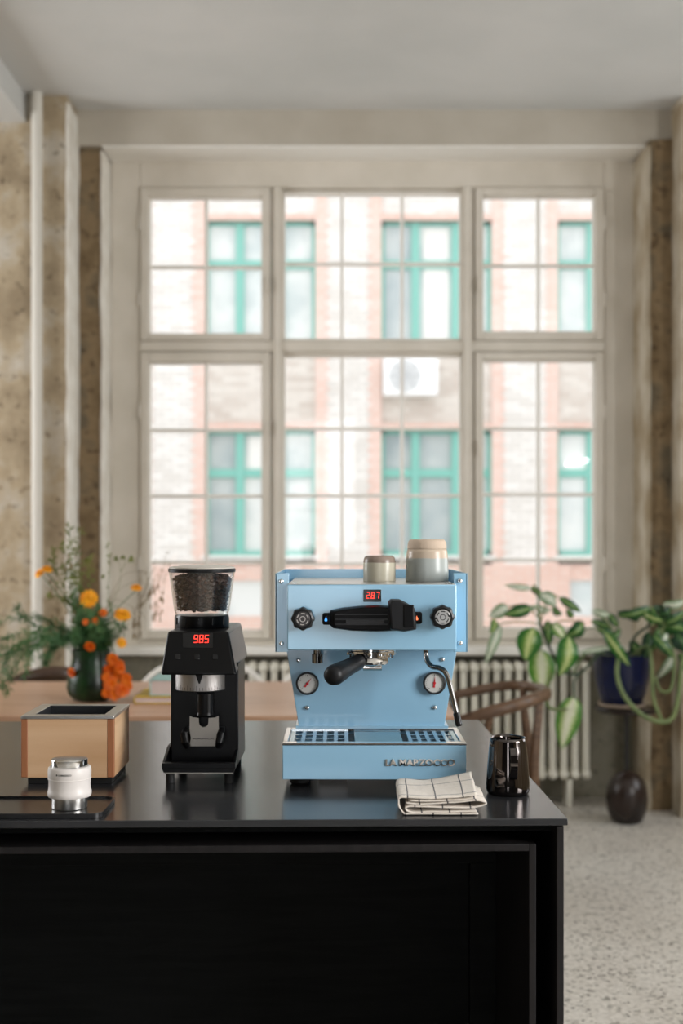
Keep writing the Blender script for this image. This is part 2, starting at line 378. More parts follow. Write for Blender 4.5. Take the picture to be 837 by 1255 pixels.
struct('mullion_moulding', bm, M_frame, win, bev=.008)
def sash(ox0, ox1, oy0, oy1, gx, gy, y0=6.42, frame=True):
    s = None
    gx0, gx1, gy0, gy1 = gx[0], gx[-1], gy[0], gy[-1]
    bm = B()
    if frame:
        wbox(bm, ox0, gx0, oy0, oy1, y0, 6.5); wbox(bm, gx1, ox1, oy0, oy1, y0, 6.5)
        wbox(bm, gx0, gx1, oy0, gy0, y0, 6.5); wbox(bm, gx0, gx1, gy1, oy1, y0, 6.5)
    else:
        t = 1.2
        wbox(bm, gx0-t, gx0, gy0-t, gy1+t, 6.455, 6.5); wbox(bm, gx1, gx1+t, gy0-t, gy1+t, 6.455, 6.5)
        wbox(bm, gx0, gx1, gy0-t, gy0, 6.455, 6.5); wbox(bm, gx0, gx1, gy1, gy1+t, 6.455, 6.5)
    s = struct('sash', bm, M_frame, win, bev=.005)
    h = 2.1; q = 1.4
    bm = B()
    wbox(bm, gx0, gx0+q, gy0, gy1, 6.458, 6.5); wbox(bm, gx1-q, gx1, gy0, gy1, 6.458, 6.5); wbox(bm, gx0, gx1, gy0, gy0+q, 6.458, 6.5); wbox(bm, gx0, gx1, gy1-q, gy1, 6.458, 6.5)
    struct('glazing_bead', bm, M_bead_bloom, s, bev=.003)
    for x in gx[1:-1]:
        bm = B(); wbox(bm, x-h, x+h, gy0, gy1, 6.462, 6.5); struct('muntin', bm, M_bead_bloom, s, bev=.004)
    for y in gy[1:-1]:
        bm = B(); wbox(bm, gx0, gx1, y-h, y+h, 6.466, 6.497); struct('muntin', bm, M_bead_bloom, s, bev=.004)
    for i in range(len(gx)-1):
        for j in range(len(gy)-1):
            bm = B(); wbox(bm, gx[i], gx[i+1], gy[j], gy[j+1], 6.482, 6.486); struct('pane', bm, M_glass, s, smooth=False)
sash(173, 332, 232, 418, (183, 252.2, 321.5), (242, 326.5, 409.5))
sash(173, 332, 432.5, 783, (183, 252.2, 321.5), (444.5, 527, 608, 689.5, 773))
sash(347, 565, 234, 417, (348, 419, 493, 564.5), (235, 322.5, 416), frame=False)
sash(347, 565, 435, 773, (348, 419, 493, 564.5), (436, 525, 607.5, 691.5, 772), frame=False)
sash(581, 739, 232, 418, (591.5, 660.5, 728.5), (241, 324.5, 407))
sash(581, 739, 432.5, 783, (591.5, 660.5, 728.5), (442, 525, 606, 686.5, 770))
for x, ys in ((170, (275, 368, 505, 690)), (741.5, (275, 368, 505, 690))):
    for y in ys:
        bm = B(); cyl(bm, (X(x, 6.42), 6.425, 0), .007, Z(y+8, WY), Z(y-8, WY), seg=10); struct('hinge', bm, M_frame, win)
for x, y in ((327, 345), (587, 345), (327, 520), (587, 545)):
    bm = B(); box(bm, X(x-3, 6.4), X(x+3, 6.4), 6.405, 6.421, Z(y+7, 6.4), Z(y-7, 6.4)); box(bm, X(x-1.6, 6.4), X(x+1.6, 6.4), 6.38, 6.405, Z(y+13, 6.4), Z(y-3, 6.4))
    struct('window_handle', bm, M_frame, win, bev=.003)
struct('window_sill', bx(-1.215, 1.53, 6.27, 6.5, .768, .806), M_sill, win, bev=.006)

# ------------------------------------------------------------------ radiator
bm = B()
rx0, rx1 = X(262, 6.28), X(727, 6.2)
npitch = 34; pitch = (rx1-rx0)/npitch
rad = thing('radiator', 'cream column radiator standing under the big window', 'radiator', ((rx0+rx1)/2, 6.3, 0))
def rad_mesh():
    bm = B()
    zt, zb = .735, .135
    for dy in (-.065, 0, .065):
        tube(bm, [(0, dy, zb+.02), (0, dy, zb+.06), (0, dy, zt-.06), (0, dy, zt-.02)], .0165, 10)
    for z in (zt-.03, zb+.03):
        path = [(0, -.072, z), (0, -.04, z+.004), (0, .04, z+.004), (0, .072, z)]
        tube(bm, path, [.020, .027, .027, .020], 10)
        ball(bm, (0, -.068, z), .024, 2, (1, 1, 1.1)); ball(bm, (0, .068, z), .024, 2, (1, 1, 1.1))
    for z in (zt-.035, zb+.035): cyl(bm, (0, 0, z), .018, -pitch/2, pitch/2, 'X', 10)
    me = bpy.data.meshes.new('radiator_section'); bm.to_mesh(me); bm.free(); me.materials.append(M_rad); me.shade_smooth(); return me
rme = rad_mesh()
for i in range(npitch):
    o = bpy.data.objects.new('radiator_section', rme); C.objects.link(o); o.parent = rad
    o.location = (rx0+(i+.5)*pitch-(rx0+rx1)/2, 0, 0); WM[o.as_pointer()] = WM[rad.as_pointer()]
for i in (2, 31):
    bm = B(); x = rx0+(i+1)*pitch; box(bm, x-.012, x+.012, 6.22, 6.36, 0, .14); obj('foot', bm, M_rad, rad, bev=.003)

# ================================================================== ACROSS THE COURTYARD
FY = 18.0; K = FY/F
struct('ground', bx(-30, 34, 6.85, 40, -1.4, -1.2), M_ground)
PER = 216*K; WW = 136*K; X0 = X(251, FY)
house = thing('office_building', 'pale brick building with red quoins and teal windows across the courtyard', 'building', (0, FY+.35, -1.2))
rows = [(Z(424, FY), Z(270, FY)), (Z(681, FY), Z(527, FY))]
ZTOP = 10.2
rows.append((rows[0][0]+257*K, rows[0][1]+257*K))
zred = Z(692, FY)
NS = range(-3, 5)
DF = .35
for n in NS:
    xa = X0+n*PER; xb = xa+WW
    obj('pier', bx(xb, xa+PER, FY, FY+DF, zred, ZTOP), M_brick, house, smooth=False)
    obj('base_wall', bx(xb-.18, xa+PER+.18, FY-.03, FY+DF, -1.2, zred), M_red, house, smooth=False)
    for k, (a, b) in enumerate(sorted(rows)):
        up = sorted(rows)
        zlo = b; zhi = up[k+1][0] if k+1 < len(up) else ZTOP
        obj('spandrel', bx(xa, xb, FY+.03, FY+DF, zlo, zhi), M_brick2 if k == 0 else M_brick, house, smooth=False)
        obj('brick_lintel', bx(xa-.02, xb+.02, FY-.015, FY+DF, b, b+.10), M_red, house, smooth=False)
    # toothed red quoins
    for s, x in ((-1, xa), (1, xb)):
        bm = B(); z = zred; j = 0
        while z < ZTOP-.1:
            wq = .15 if j % 2 else .19
            x0, x1 = (x-wq, x+.004) if s < 0 else (x-.004, x+wq)
            box(bm, x0, x1, FY-.012, FY+.05, z, z+.075); z += .075; j += 1
        obj('brick_quoin', bm, M_quoin, house, smooth=False)
    for k, (a, b) in enumerate(sorted(rows)):
        bm = B(); y0, y1 = FY+.10, FY+.17; t = .055
        m1, m2 = xa+42.5*K, xa+92*K; zt = b-(b-a)*.34
        box(bm, xa, xa+t, y0, y1, a, b); box(bm, xb-t, xb, y0, y1, a, b)
        box(bm, xa, xb, y0, y1, a, a+.07); box(bm, xa, xb, y0, y1, b-.055, b)
        box(bm, m1-.06, m1+.06, y0-.02, y1, a, b); box(bm, m2-.06, m2+.06, y0-.02, y1, a, b)
        box(bm, xa, xb, y0-.01, y1, zt-.06, zt+.06)
        wn = obj('window', bm, M_teal, house)
        obj('window_ledge', bx(xa-.05, xb+.05, FY-.05, FY+.1, a-.05, a), M_curt, wn)
        for q, (c0, c1) in enumerate(((xa, m1), (m1, m2), (m2, xb))):
            for z0, z1 in ((a, zt), (zt, b)):
                dark = (n*3+q*5+k) % 4 == 0 or q == 0 and n == 1
                obj('pane', bx(c0, c1, FY+.145, FY+.15, z0, z1), M_dkpane if dark else M_pane, wn, smooth=False)
        if (n+k) % 2 == 0:
            obj('blind', bx(m1+.12, m2-.1, FY+.128, FY+.14, a+.1 if k == 1 else zt, b-.1), M_curt, wn)
    # cellar light in the red base
    bm = B(); zc0, zc1 = Z(756, FY), Z(712, FY)
    box(bm, xa+.15, xb-.15, FY+.06, FY+.1, zc0, zc1)
    obj('cellar_window', bm, M_pane, house)
    obj('base_wall', bx(xa, xb, FY+.02, FY+DF, -1.2, zc0), M_red, house, smooth=False)
    obj('base_wall', bx(xa, xb, FY+.02, FY+DF, zc1, zred+.001), M_red, house, smooth=False)
    obj('base_wall', bx(xa, xb, FY+.10, FY+DF, zc0, zc1), M_brick2, house, smooth=False)
obj('rear_wall', bx(X0-3*PER, X0+5*PER, FY+DF, FY+1.2, -1.2, ZTOP), M_brick2, house, smooth=False)
# air conditioner on the facade
ac = thing('air_conditioner', 'white outdoor air conditioner box on the facade across the courtyard', 'air conditioner', pt(502, 484, FY-.3))
a, b, c, d = X(470, 17.7), X(537, 17.7), Z(484, 17.7), Z(437, 17.7)
obj('housing', bx(a, b, 17.7, 17.99, c, d), M_ac, ac, bev=.02)
bm = B(); cx, cz = X(496, 17.7), (c+d)/2
for r in (.06, .11, .16, .21):
    lathe(bm, [(r, -.012), (r+.018, -.012), (r+.018, .0), (r, .0)], (cx, 17.695, cz), 'Y', 28, False, False)
for i in range(8):
    an = i*PI/4; tube(bm, [(cx, 17.69, cz), (cx+.22*math.cos(an), 17.69, cz+.22*math.sin(an))], .007, 5)
obj('fan_grille', bm, M_acg, ac)
# lit tube lamp hanging outside the office pane plane, seen at the lower right window
lamp = B(); tube(lamp, [pt(694, 569, FY+.09), pt(720, 564, FY+.09)], .014, 10)
l = obj('tube_lamp', lamp, M_tube); tag(l, 'lit white tube lamp glowing in a teal window across the courtyard', 'lamp')

# ================================================================== TABLE AND ITS THINGS
M_table = wood('oak_table', srgb(196, 160, 134), srgb(176, 136, 108), .38, 'X', 1, ringscale=3)
M_tedge = wood('oak_edge', srgb(140, 92, 60), srgb(118, 76, 48), .5, 'X')
tb = thing('dining_table', 'long oak dining table standing behind the black island', 'table', (-1.3, 4.78, 0))
TY0, TY1 = 4.262, 5.29; TX1 = X(560, 4.262)
top = obj('tabletop', bx(-3.2, TX1, TY0, TY1, .722, .75), M_table, tb, bev=.004)
for (x, y) in ((-2.95, 4.4), (-2.95, 5.15), (TX1-.2, 4.4), (TX1-.2, 5.15)):
    bm = B(); hexa(bm, [(x-.025, y-.025, 0), (x+.025, y-.025, 0), (x+.025, y+.025, 0), (x-.025, y+.025, 0), (x-.04, y-.04, .722), (x+.04, y-.04, .722), (x+.04, y+.04, .722), (x-.04, y+.04, .722)])
    obj('leg', bm, M_tedge, tb, bev=.004)
obj('apron', bx(-2.95, TX1-.2, 4.4, 4.43, .64, .722), M_tedge, tb)
obj('apron', bx(-2.95, TX1-.2, 5.12, 5.15, .64, .722), M_tedge, tb)

M_page = mat('book_pages', srgb(222, 206, 204), .9, col2=srgb(206, 190, 188), scale=90, stretch=(1, 1, 30))
def book(name, label, x0, x1, y0, y1, z0, z1, col, rz=0):
    m = mat(name+'_cover', col, .6)
    cx, cy = (x0+x1)/2, (y0+y1)/2
    b = thing(name, label, 'book', (cx, cy, z0), 0, 'books on the oak table')
    bm = B(); t = .004
    box(bm, x0, x1, y0, y1, z1-t, z1); box(bm, x0, x1, y0, y1, z0, z0+t); box(bm, x0, x0+t, y0, y1, z0, z1)
    obj('cover', bm, m, b, bev=.001)
    obj('pages', bx(x0+t, x1-.006, y0+.005, y1-.005, z0+t, z1-t), M_page, b)
    return b
book('book', 'yellow book at the bottom of the pile on the oak table', X(164, 4.56), X(262, 4.56), 4.56, 4.82, .751, .777, srgb(205, 170, 40))
book('book', 'thick book with pale teal cover lying on the yellow book', X(183, 4.58), X(268, 4.58), 4.585, 4.80, .7775, .838, srgb(158, 200, 196))

# ------------------------------------------------------------------ chairs
M_walnut = wood('walnut', srgb(108, 82, 60), srgb(80, 58, 42), .4, 'X')
M_dkwood = wood('dark_walnut', srgb(74, 54, 40), srgb(54, 40, 30), .45, 'X')
M_seat = mat('woven_cord', srgb(196, 178, 142), .9, bump=.5, bscale=120)
M_whitew = mat('white_lacquer', srgb(226, 222, 214), .4)
def rail_chair(label, m, rail, radii, feet, seatc, flat=1.0, sm_=None):
    c = thing('dining_chair', label, 'chair', (seatc[0], seatc[1], 0), 0, 'chairs around the oak table')
    bm = B(); P = spline(rail, 8); R = [r[0] for r in spline([(r,) for r in radii], 8)]
    tube(bm, P, R, 12, True, flat); obj('top_rail', bm, m, c)
    for (f, t, mid) in feet:
        bm = B(); Q = spline([f, mid, t], 6); n = len(Q); tube(bm, Q, [.013+.008*math.sin(PI*i/(n-1)) for i in range(n)], 10); obj('leg', bm, m, c)
    bm = B(); pts = []
    for i in range(24):
        a = 2*PI*i/24; r = 1/max(abs(math.cos(a))**3+abs(math.sin(a))**3, .01)**(1/3)
        pts.append((seatc[0]+.25*r*math.cos(a), seatc[1]+.23*r*math.sin(a)))
    prism(bm, pts, 'Z', .425, .455); obj('seat', bm, sm_ or M_seat, c, bev=.008)
    return c
nr = [pt(548, 888, 4.70), pt(600, 873, 4.70), pt(640, 862, 4.74), pt(664, 853, 4.88), pt(669, 849, 5.02), pt(655, 843, 5.18), pt(625, 840, 5.26), pt(585, 846, 5.26), pt(550, 854, 5.24)]
rail_chair('walnut armchair with curved wrap-around rail beside the radiator', M_walnut, nr, [.014, .020, .021, .021, .023, .019, .017, .017, .014],
    [(Vector((.80, 4.80, 0)), pt(662, 860, 4.86), Vector((.755, 4.80, .42))), (Vector((.45, 4.74, 0)), pt(602, 872, 4.70), Vector((.52, 4.76, .42))),
     (Vector((.86, 5.22, 0)), pt(640, 843, 5.2), Vector((.80, 5.2, .42))), (Vector((.40, 5.24, 0)), pt(560, 850, 5.24), Vector((.42, 5.22, .42)))], (.47, 4.98), 1.25, M_dkwood)
br = [pt(-10, 850, 5.42), pt(12, 838, 5.5), pt(35, 829, 5.58), pt(62, 826, 5.62), pt(90, 827, 5.6), pt(112, 836, 5.48), pt(125, 846, 5.42)]
rail_chair('dark brown curved-back chair behind the flower vase', M_dkwood, br, [.014, .020, .028, .036, .032, .022, .014],
    [(Vector((x, y, 0)), Vector((x2, y2, .70)), Vector((x, y, .4))) for x, y, x2, y2 in ((-1.62, 5.2, -1.50, 5.46), (-1.10, 5.2, -1.12, 5.46), (-1.5, 5.68, -1.38, 5.58), (-1.2, 5.68, -1.18, 5.58))], (-1.33, 5.40))
def hoop_chair(label, cx, cy):
    c = thing('dining_chair', label, 'chair', (cx, cy, 0), 0, 'chairs around the oak table')
    bm = B(); w = .29
    P = [(cx-w, cy, .58)]+[(cx-w*math.cos(PI*i/16), cy+.03*math.sin(PI*i/16), .64+.17*math.sin(PI*i/16)) for i in range(17)]+[(cx+w, cy, .58)]
    P = [(cx-w*.8, cy-.02, .45)]+P+[(cx+w*.8, cy-.02, .45)]
    tube(bm, P, .014, 10); obj('hoop_back', bm, M_whitew, c)
    for k in range(-2, 3):
        bm = B(); tube(bm, [(cx+k*.085, cy-.02, .45), (cx+k*.095, cy+.015, .78-.05*abs(k)**1.2*.6)], .006, 8); obj('spindle', bm, M_whitew, c)
    bm = B(); pts = [(cx+.22*math.cos(a), cy-.19+.21*math.sin(a)) for a in [2*PI*i/24 for i in range(24)]]; prism(bm, pts, 'Z', .43, .455); obj('seat', bm, M_whitew, c, bev=.008)
    for sx, sy in ((-1, -1), (1, -1), (-1, 1), (1, 1)):
        bm = B(); tube(bm, [(cx+sx*.21, cy-.19+sy*.2, 0), (cx+sx*.15, cy-.19+sy*.14, .43)], [.010, .016], 10); obj('leg', bm, M_whitew, c)
hoop_chair('white hoop-backed chair seen either side of the coffee grinder', X(245, 5.5), 5.62)
hoop_chair('white hoop-backed chair half hidden behind the espresso machine', X(421, 5.5), 5.62)

# ================================================================== KITCHEN ISLAND
M_itop = mat('black_worktop', (.020, .021, .023, 1), .2, spec=.5, col2=(.028, .029, .032, 1), scale=5, bump=.03, bscale=140, rvar=.04)
M_iwood = wood('black_stained_wood', (.0025, .003, .003, 1), (.005, .0055, .0055, 1), .6, 'X', 1.3, spec=.12)
M_iedge = wood('black_ply_edge', (.016, .014, .0145, 1), (.010, .009, .0095, 1), .5, 'Z', 1, spec=.25)
RZ = math.radians(1.25)
IX, IY = X(696, 2.042), 2.042
isl = thing('kitchen_island', 'black kitchen island with open front niche in the foreground', 'kitchen island', (IX, IY, 0), RZ)
# local frame: x runs left from the right front corner (negative), y runs back
def iobj(name, bm, m, **k): return obj(name, bm, m, isl, shift=False, **k)
ID = 1.11
obj_top = iobj('countertop', bx(-1.9, 0, 0, ID, .888, .9), M_itop, bev=.0015)
xr = -.006
iobj('end_panel', bx(xr-.012, xr, .004, ID-.01, 0, .886), M_iedge, bev=.001)
iobj('end_panel', bx(-1.89, -1.878, .004, ID-.01, 0, .886), M_iedge, bev=.001)
iobj('sub_top', bx(-1.878, xr-.012, .05, ID-.02, .868, .886), M_iwood)
# inner box of the niche, set back from the front edge
n1 = -.050; e = .012
iobj('niche_side', bx(n1-e, n1, .018, .44, .02, .853), M_iedge, bev=.001)
iobj('niche_top', bx(-1.84, n1-e, .018, .44, .841, .853), M_iedge, bev=.001)
iobj('niche_side', bx(-1.852, -1.84, .018, .44, .02, .853), M_iedge, bev=.001)
iobj('niche_back', bx(-1.84, n1-e, .42, .44, .02, .841), M_iwood)
iobj('niche_rail', bx(-1.84, n1-e, .392, .42, .722, .841), M_iwood, bev=.001)
iobj('niche_rail', bx(n1-e-.052, n1-e, .392, .42, .02, .722), M_iwood, bev=.001)
iobj('niche_floor', bx(-1.84, n1-e, .018, .44, .02, .032), M_iwood)
iobj('carcass', bx(-1.878, xr-.012, .46, ID-.03, .02, .868), M_iwood)
iobj('plinth', bx(-1.86, -.04, .06, ID-.06, 0, .02), M_iwood)
TOP = .9

# ================================================================== ESPRESSO MACHINE
mc = thing('espresso_machine', 'light blue single-group espresso machine on the black island', 'espresso machine', (.057, 2.45, TOP))
YT = 2.27; YU = 2.30; YF = 2.34; YL = 2.45; YB = 2.70
M_knob = mat('knob_black', (.010, .010, .011, 1), .35)
M_rub = mat('rubber_black', (.010, .010, .010, 1), .6)
M_grip = mat('grip_black', (.009, .0095, .011, 1), .42, spec=.35)
M_smoke = mat('dark_chrome', (.30, .29, .28, 1), .12, metal=1)
M_face = mat('gauge_face', srgb(206, 206, 202), .4)
M_bezel = mat('gauge_bezel', srgb(70, 72, 76), .25, metal=.6)
M_needle = mat('red_needle', srgb(200, 30, 40), .4)
M_ink = mat('print_black', (.02, .02, .02, 1), .6)
M_tglass = mat('tray_plate', srgb(92, 140, 156), .1, spec=.8)
M_grille = mat('tray_steel', srgb(180, 200, 212), .2, metal=.85)
M_inkw = mat('print_silver', srgb(190, 184, 178), .3, metal=.5)
# upper housing
ux0, ux1 = X(351.7, YU), X(559.7, YU); uz0, uz1 = Z(797, YU), Z(716.5, YU)
obj('front_panel', bx(ux0, ux1, YU, YU+.055, uz0, uz1), M_blue, mc, bev=.0025, seg=3)
obj('upper_body', bx(ux0+.002, ux1-.002, YU+.05, YB, uz0+.004, uz1-.006), M_blue, mc)
fz0, fz1 = Z(799, YF), Z(702.5, YF)
for s in (-1, 1):
    xo = X(337.3, YF) if s < 0 else X(573, YF)
    xi = ux0+.002 if s < 0 else ux1-.002
    bm = B(); box(bm, min(xo, xi), max(xo, xi), YF, YF+.004, fz0, fz1); sp = obj('side_panel', bm, M_blue, mc, bev=.0008)
    bm = B(); xa = xo if s < 0 else xo-.003
    # side sheet running back, its top edge dropping behind
    prism(bm, [(YF, fz0), (YB, fz0+.004), (YB, Z(697, 2.716)), (YF, fz1)], 'X', xa, xa+.003)
    obj('side_sheet', bm, M_blue, mc, bev=.0006)
bz = Z(697, 2.716)
obj('back_rail', bx(X(337.3, YF)+.003, X(573, YF)-.003, YB-.004, YB, uz0, bz), M_blue, mc, bev=.001)
obj('cup_tray', bx(ux0+.001, ux1-.001, YU+.004, YB-.006, uz1-.006, uz1+.0008), M_chrome and M_steel, mc, bev=.0008)
bm = B()
for x in (X(358, YU), X(551, YU)):
    for k in range(3): box(bm, x-.006+k*.005, x-.003+k*.005, YU+.02, YU+.05, uz1+.0005, uz1+.0022)
obj('tray_vent', bm, M_smoke, mc)
def screw(px, py, Y, par=mc, r=.0046):
    c = pt(px, py, Y); bm = B()
    lathe(bm, [(r, 0), (r, -.0022), (r*.75, -.0038), (r*.3, -.0042), (r*.3, -.0025)], c, 'Y', 16, False, True)
    obj('screw', bm, M_chrome, par, angle=50)
for q in ((345, 712.5), (345, 788.5), (563.7, 712), (564, 788)): screw(q[0], q[1], YF)
# lower body panel
poly = [(X(351, YL), Z(790, YL)), (X(366.3, YL), Z(891, YL)), (X(544.3, YL), Z(891, YL)), (X(560.2, YL), Z(790, YL))]
poly[0] = (X(350.2, YL), poly[0][1]); poly[3] = (X(560.8, YL), poly[3][1])
bm = B(); prism(bm, poly, 'Y', YL, YL+.004); obj('lower_panel', bm, M_blue, mc, bev=.0008)
bm = B(); prism(bm, [(x*.985+.001, z) for x, z in poly], 'Y', YL+.004, YB-.01); obj('lower_body', bm, M_blue, mc)
for q in ((366, 809), (542.3, 808), (376.3, 867.3), (532.8, 867)): screw(q[0], q[1], YL)
# dark strip standing in for the shade at the foot of the panel
obj('panel_shadow_strip', bx(X(366, YL), X(544.5, YL), YL-.002, YL+.02, Z(893.5, YL), Z(890.3, YL)), M_blackm, mc)
# display
dx0, dx1, dz0, dz1 = X(445.5, YU), X(467.2, YU), Z(737.5, YU), Z(722.5, YU)
dp = obj('display', bx(dx0, dx1, YU-.0012, YU+.004, dz0, dz1), M_blackg, mc, bev=.0006)
bm = B(); digits(bm, '28.7', X(448.6, YU), Z(733.6, YU), YU-.0014, .0060, .0125, .00125, .0030); obj('digits', bm, M_led, dp, smooth=False)
# knobs
def knob(cx, cy, r, facem, ring):
    c = pt(cx, cy, YU); k = None
    bm = B(); n = 48; rings = []
    for (rr, h, amp) in ((.62, 0, 0), (.70, -.006, 0), (1.0, -.008, .05), (1.02, -.020, .06), (.96, -.027, .05), (.80, -.029, 0), (.74, -.0275, 0)):
        rings.append([bm.verts.new((c.x+r*(rr+amp*math.cos(8*2*PI*i/n))*math.cos(2*PI*i/n), c.y+h, c.z+r*(rr+amp*math.cos(8*2*PI*i/n))*math.sin(2*PI*i/n))) for i in range(n)])
    for A, Q in zip(rings, rings[1:]):
        for i in range(n): bm.faces.new((A[i], A[(i+1) % n], Q[(i+1) % n], Q[i]))
    bm.faces.new(rings[0]); bm.faces.new(rings[-1])
    k = obj('knob', bm, M_knob, mc)
    bm = B(); lathe(bm, [(r*.66, -.027), (r*.66, -.0295), (r*.62, -.0302)], c, 'Y', 32); obj('knob_face', bm, facem, k)
    bm = B()
    for i in range(6):   # engraved arcs
        a0 = i*PI/3+.2
        for q in range(5):
            a = a0+q*.13
            for rr in (.50,):
                u, v = math.cos(a), math.sin(a)
                box(bm, c.x+r*rr*u-.0009, c.x+r*rr*u+.0009, c.y-.0306, c.y-.030, c.z+r*rr*v-.0009, c.z+r*rr*v+.0009)
    lathe(bm, [(r*.26, -.0301), (r*.26, -.0306), (r*.20, -.0306), (r*.20, -.0301)], c, 'Y', 24, False, False)
    obj('knob_print', bm, ring, k, smooth=False)
    if facem is M_steel:
        bm = B()
        for s in (-1, 1): box(bm, c.x+s*r*.62-.0022, c.x+s*r*.62+.0022, c.y-.0308, c.y-.028, c.z-.0018+s*.002, c.z+.0018+s*.002)
        obj('knob_notch', bm, M_knob, k)
M_kface = mat('knob_face_dark', (.05, .045, .045, 1), .3, metal=.5)
knob(371.5, 757.5, .0208, M_kface, M_inkw)
knob(541, 755.3, .0218, M_steel, M_ink)
# paddle housing
pd = None
def lofty(rings, name, m, par, **k):   # rings of (x,y,z) with equal counts
    bm = B(); R = [[bm.verts.new(p) for p in r] for r in rings]; n = len(R[0])
    for A, Q in zip(R, R[1:]):
        for i in range(n): bm.faces.new((A[i], A[(i+1) % n], Q[(i+1) % n], Q[i]))
    bm.faces.new(R[0][::-1]); bm.faces.new(R[-1]); return obj(name, bm, m, par, **k)
YP = 2.262
outline = [(403.5, 752), (405, 747.5), (420, 744.5), (440, 742.3), (462, 741.3), (490, 743), (508, 748), (509.5, 753), (509.5, 764), (507, 769), (490, 772), (460, 773), (430, 772), (408, 769), (404, 765)]
def oring(Y, s): 
    cx, cy = 457, 757.5
    return [(X(cx+(x-cx)*s, YU), Y, Z(cy+(y-cy)*s, YU)) for x, y in outline]
ph = lofty([oring(YU+.001, .99), oring(YU-.014, 1.0), oring(YU-.026, .985), oring(YU-.033, .90)], 'paddle_housing', M_black, mc, bev=.0015)
bm = B()
for k in range(3): box(bm, X(411, YU), X(474, YU), YU-.0345, YU-.030, Z(752.5+k*6, YU), Z(751+k*6, YU))
box(bm, X(424, YU), X(470, YU), YU-.0365, YU-.030, Z(763, YU), Z(758.5, YU))
obj('paddle_rib', bm, M_knob, ph)
hb = [(475.5, 737), (478.5, 733.8), (489, 734), (498, 738.5), (507, 744), (509.5, 770), (503, 771.5), (494, 772.8), (478, 771)]
def hring(Y, s, dx=0): 
    cx, cy = 492, 754
    return [(X(cx+(x-cx)*s, 2.27)+dx, Y, Z(cy+(y-cy)*s, 2.27)) for x, y in hb]
lofty([hring(YU-.02, .96), hring(YU-.03, 1), hring(YU-.058, 1.0), hring(YU-.066, .90)], 'paddle_lever', M_grip, mc, bev=.0018)
bm = B(); box(bm, X(494, 2.24), X(507, 2.24), YU-.0675, YU-.060, Z(769, 2.24), Z(741, 2.24)); obj('lever_cap', bm, M_black, mc, bev=.002)
for (x0, x1, y0, y1, lm, lx, nm) in ((395, 407, 751, 765.5, M_ledb, 399.5, 'coffee_button'), (503, 517, 749.5, 764.5, M_ledo, 510.3, 'steam_button')):
    b_ = obj(nm, bx(X(x0, YU), X(x1, YU), YU-.010, YU, Z(y1, YU), Z(y0, YU)), M_black, mc, bev=.004, seg=3)
    yc = (y0+y1)/2; bm = B()
    c = pt(lx, yc, YU)
    prism(bm, [(c.x-.0028, c.z-.002), (c.x-.0018, c.z-.0042), (c.x+.0018, c.z-.0042), (c.x+.0028, c.z-.002), (c.x+.0012, c.z+.0015), (c.x, c.z+.0045), (c.x-.0012, c.z+.0015)], 'Y', YU-.0108, YU-.0098)
    obj('button_light', bm, lm, b_)
# group head, portafilter
gc = (X(455, 2.37), 2.37, 0)
bm = B(); zt = uz0+.004
lathe(bm, [(.052, zt), (.052, zt-.008), (.049, zt-.010), (.049, zt-.013), (.040, zt-.014), (.040, zt-.022), (.036, zt-.024)], gc, 'Z', 40)
for i in range(10):
    a = 2*PI*i/10+.2; cyl(bm, (gc[0]+.045*math.cos(a), gc[1]+.045*math.sin(a), 0), .0042, zt-.018, zt-.006, seg=8)
gh = obj('group_head', bm, M_chrome, mc, angle=30)
pf = B(); lathe(pf, [(.034, zt-.020), (.036, zt-.022), (.036, zt-.030), (.033, zt-.036), (.022, zt-.040)], gc, 'Z', 36)
for s in (-1, 1): box(pf, gc[0]+s*.036-.006, gc[0]+s*.036+.006, gc[1]-.006, gc[1]+.006, zt-.024, zt-.017)
pfo = obj('portafilter', pf, M_chrome, mc)
bm = B(); tube(bm, [(gc[0]+.004, 2.37, zt-.036), (gc[0]+.004, 2.37, zt-.047)], [.010, .010], 12)
tube(bm, [(gc[0]-.016, 2.365, zt-.043), (gc[0]+.020, 2.365, zt-.043)], .0065, 12)
obj('spout', bm, M_chrome, pfo)
h0 = Vector((gc[0]-.018, 2.345, zt-.026)); h1 = pt(404.5, 830, 2.235)
d = h1-h0
bm = B(); tube(bm, [h0, h0+d*.14], [.0075, .0085], 14); obj('handle_neck', bm, M_chrome, pfo)
hp = [(h0+d*t) for t in (.10, .14, .3, .5, .7, .86, .95, .985, 1.0)]
bm = B(); tube(bm, hp, [.0135, .0150, .0152, .0160, .0185, .0195, .0170, .0115, .004], 24); obj('handle', bm, M_grip, pfo, angle=60)
# hot water spout
bm = B(); c = pt(389, 800, 2.37)
lathe(bm, [(.0075, Z(795, 2.37)), (.0075, Z(801, 2.37)), (.0108, Z(801.5, 2.37)), (.0108, Z(812, 2.37)), (.0085, Z(812.8, 2.37))], (c.x, c.y, 0), 'Z', 24)
obj('hot_water_spout', bm, M_smoke, mc)
# steam wand
wp = [pt(522, 794, 2.37), pt(522, 803, 2.37), pt(524, 811, 2.365), pt(529.5, 817, 2.355), pt(538, 818.6, 2.34), pt(545, 823, 2.33), pt(549.5, 833, 2.325), pt(555, 855, 2.315), pt(560, 877, 2.305)]
bm = B(); tube(bm, spline(wp, 5), .0050, 14); sw = obj('steam_wand', bm, M_smoke, mc, angle=80)
bm = B(); tube(bm, [pt(559.3, 874, 2.307), pt(562.5, 888.5, 2.300), pt(562.8, 889.8, 2.300)], [.0064, .0066, .005], 16); obj('wand_tip', bm, M_blackg, sw)
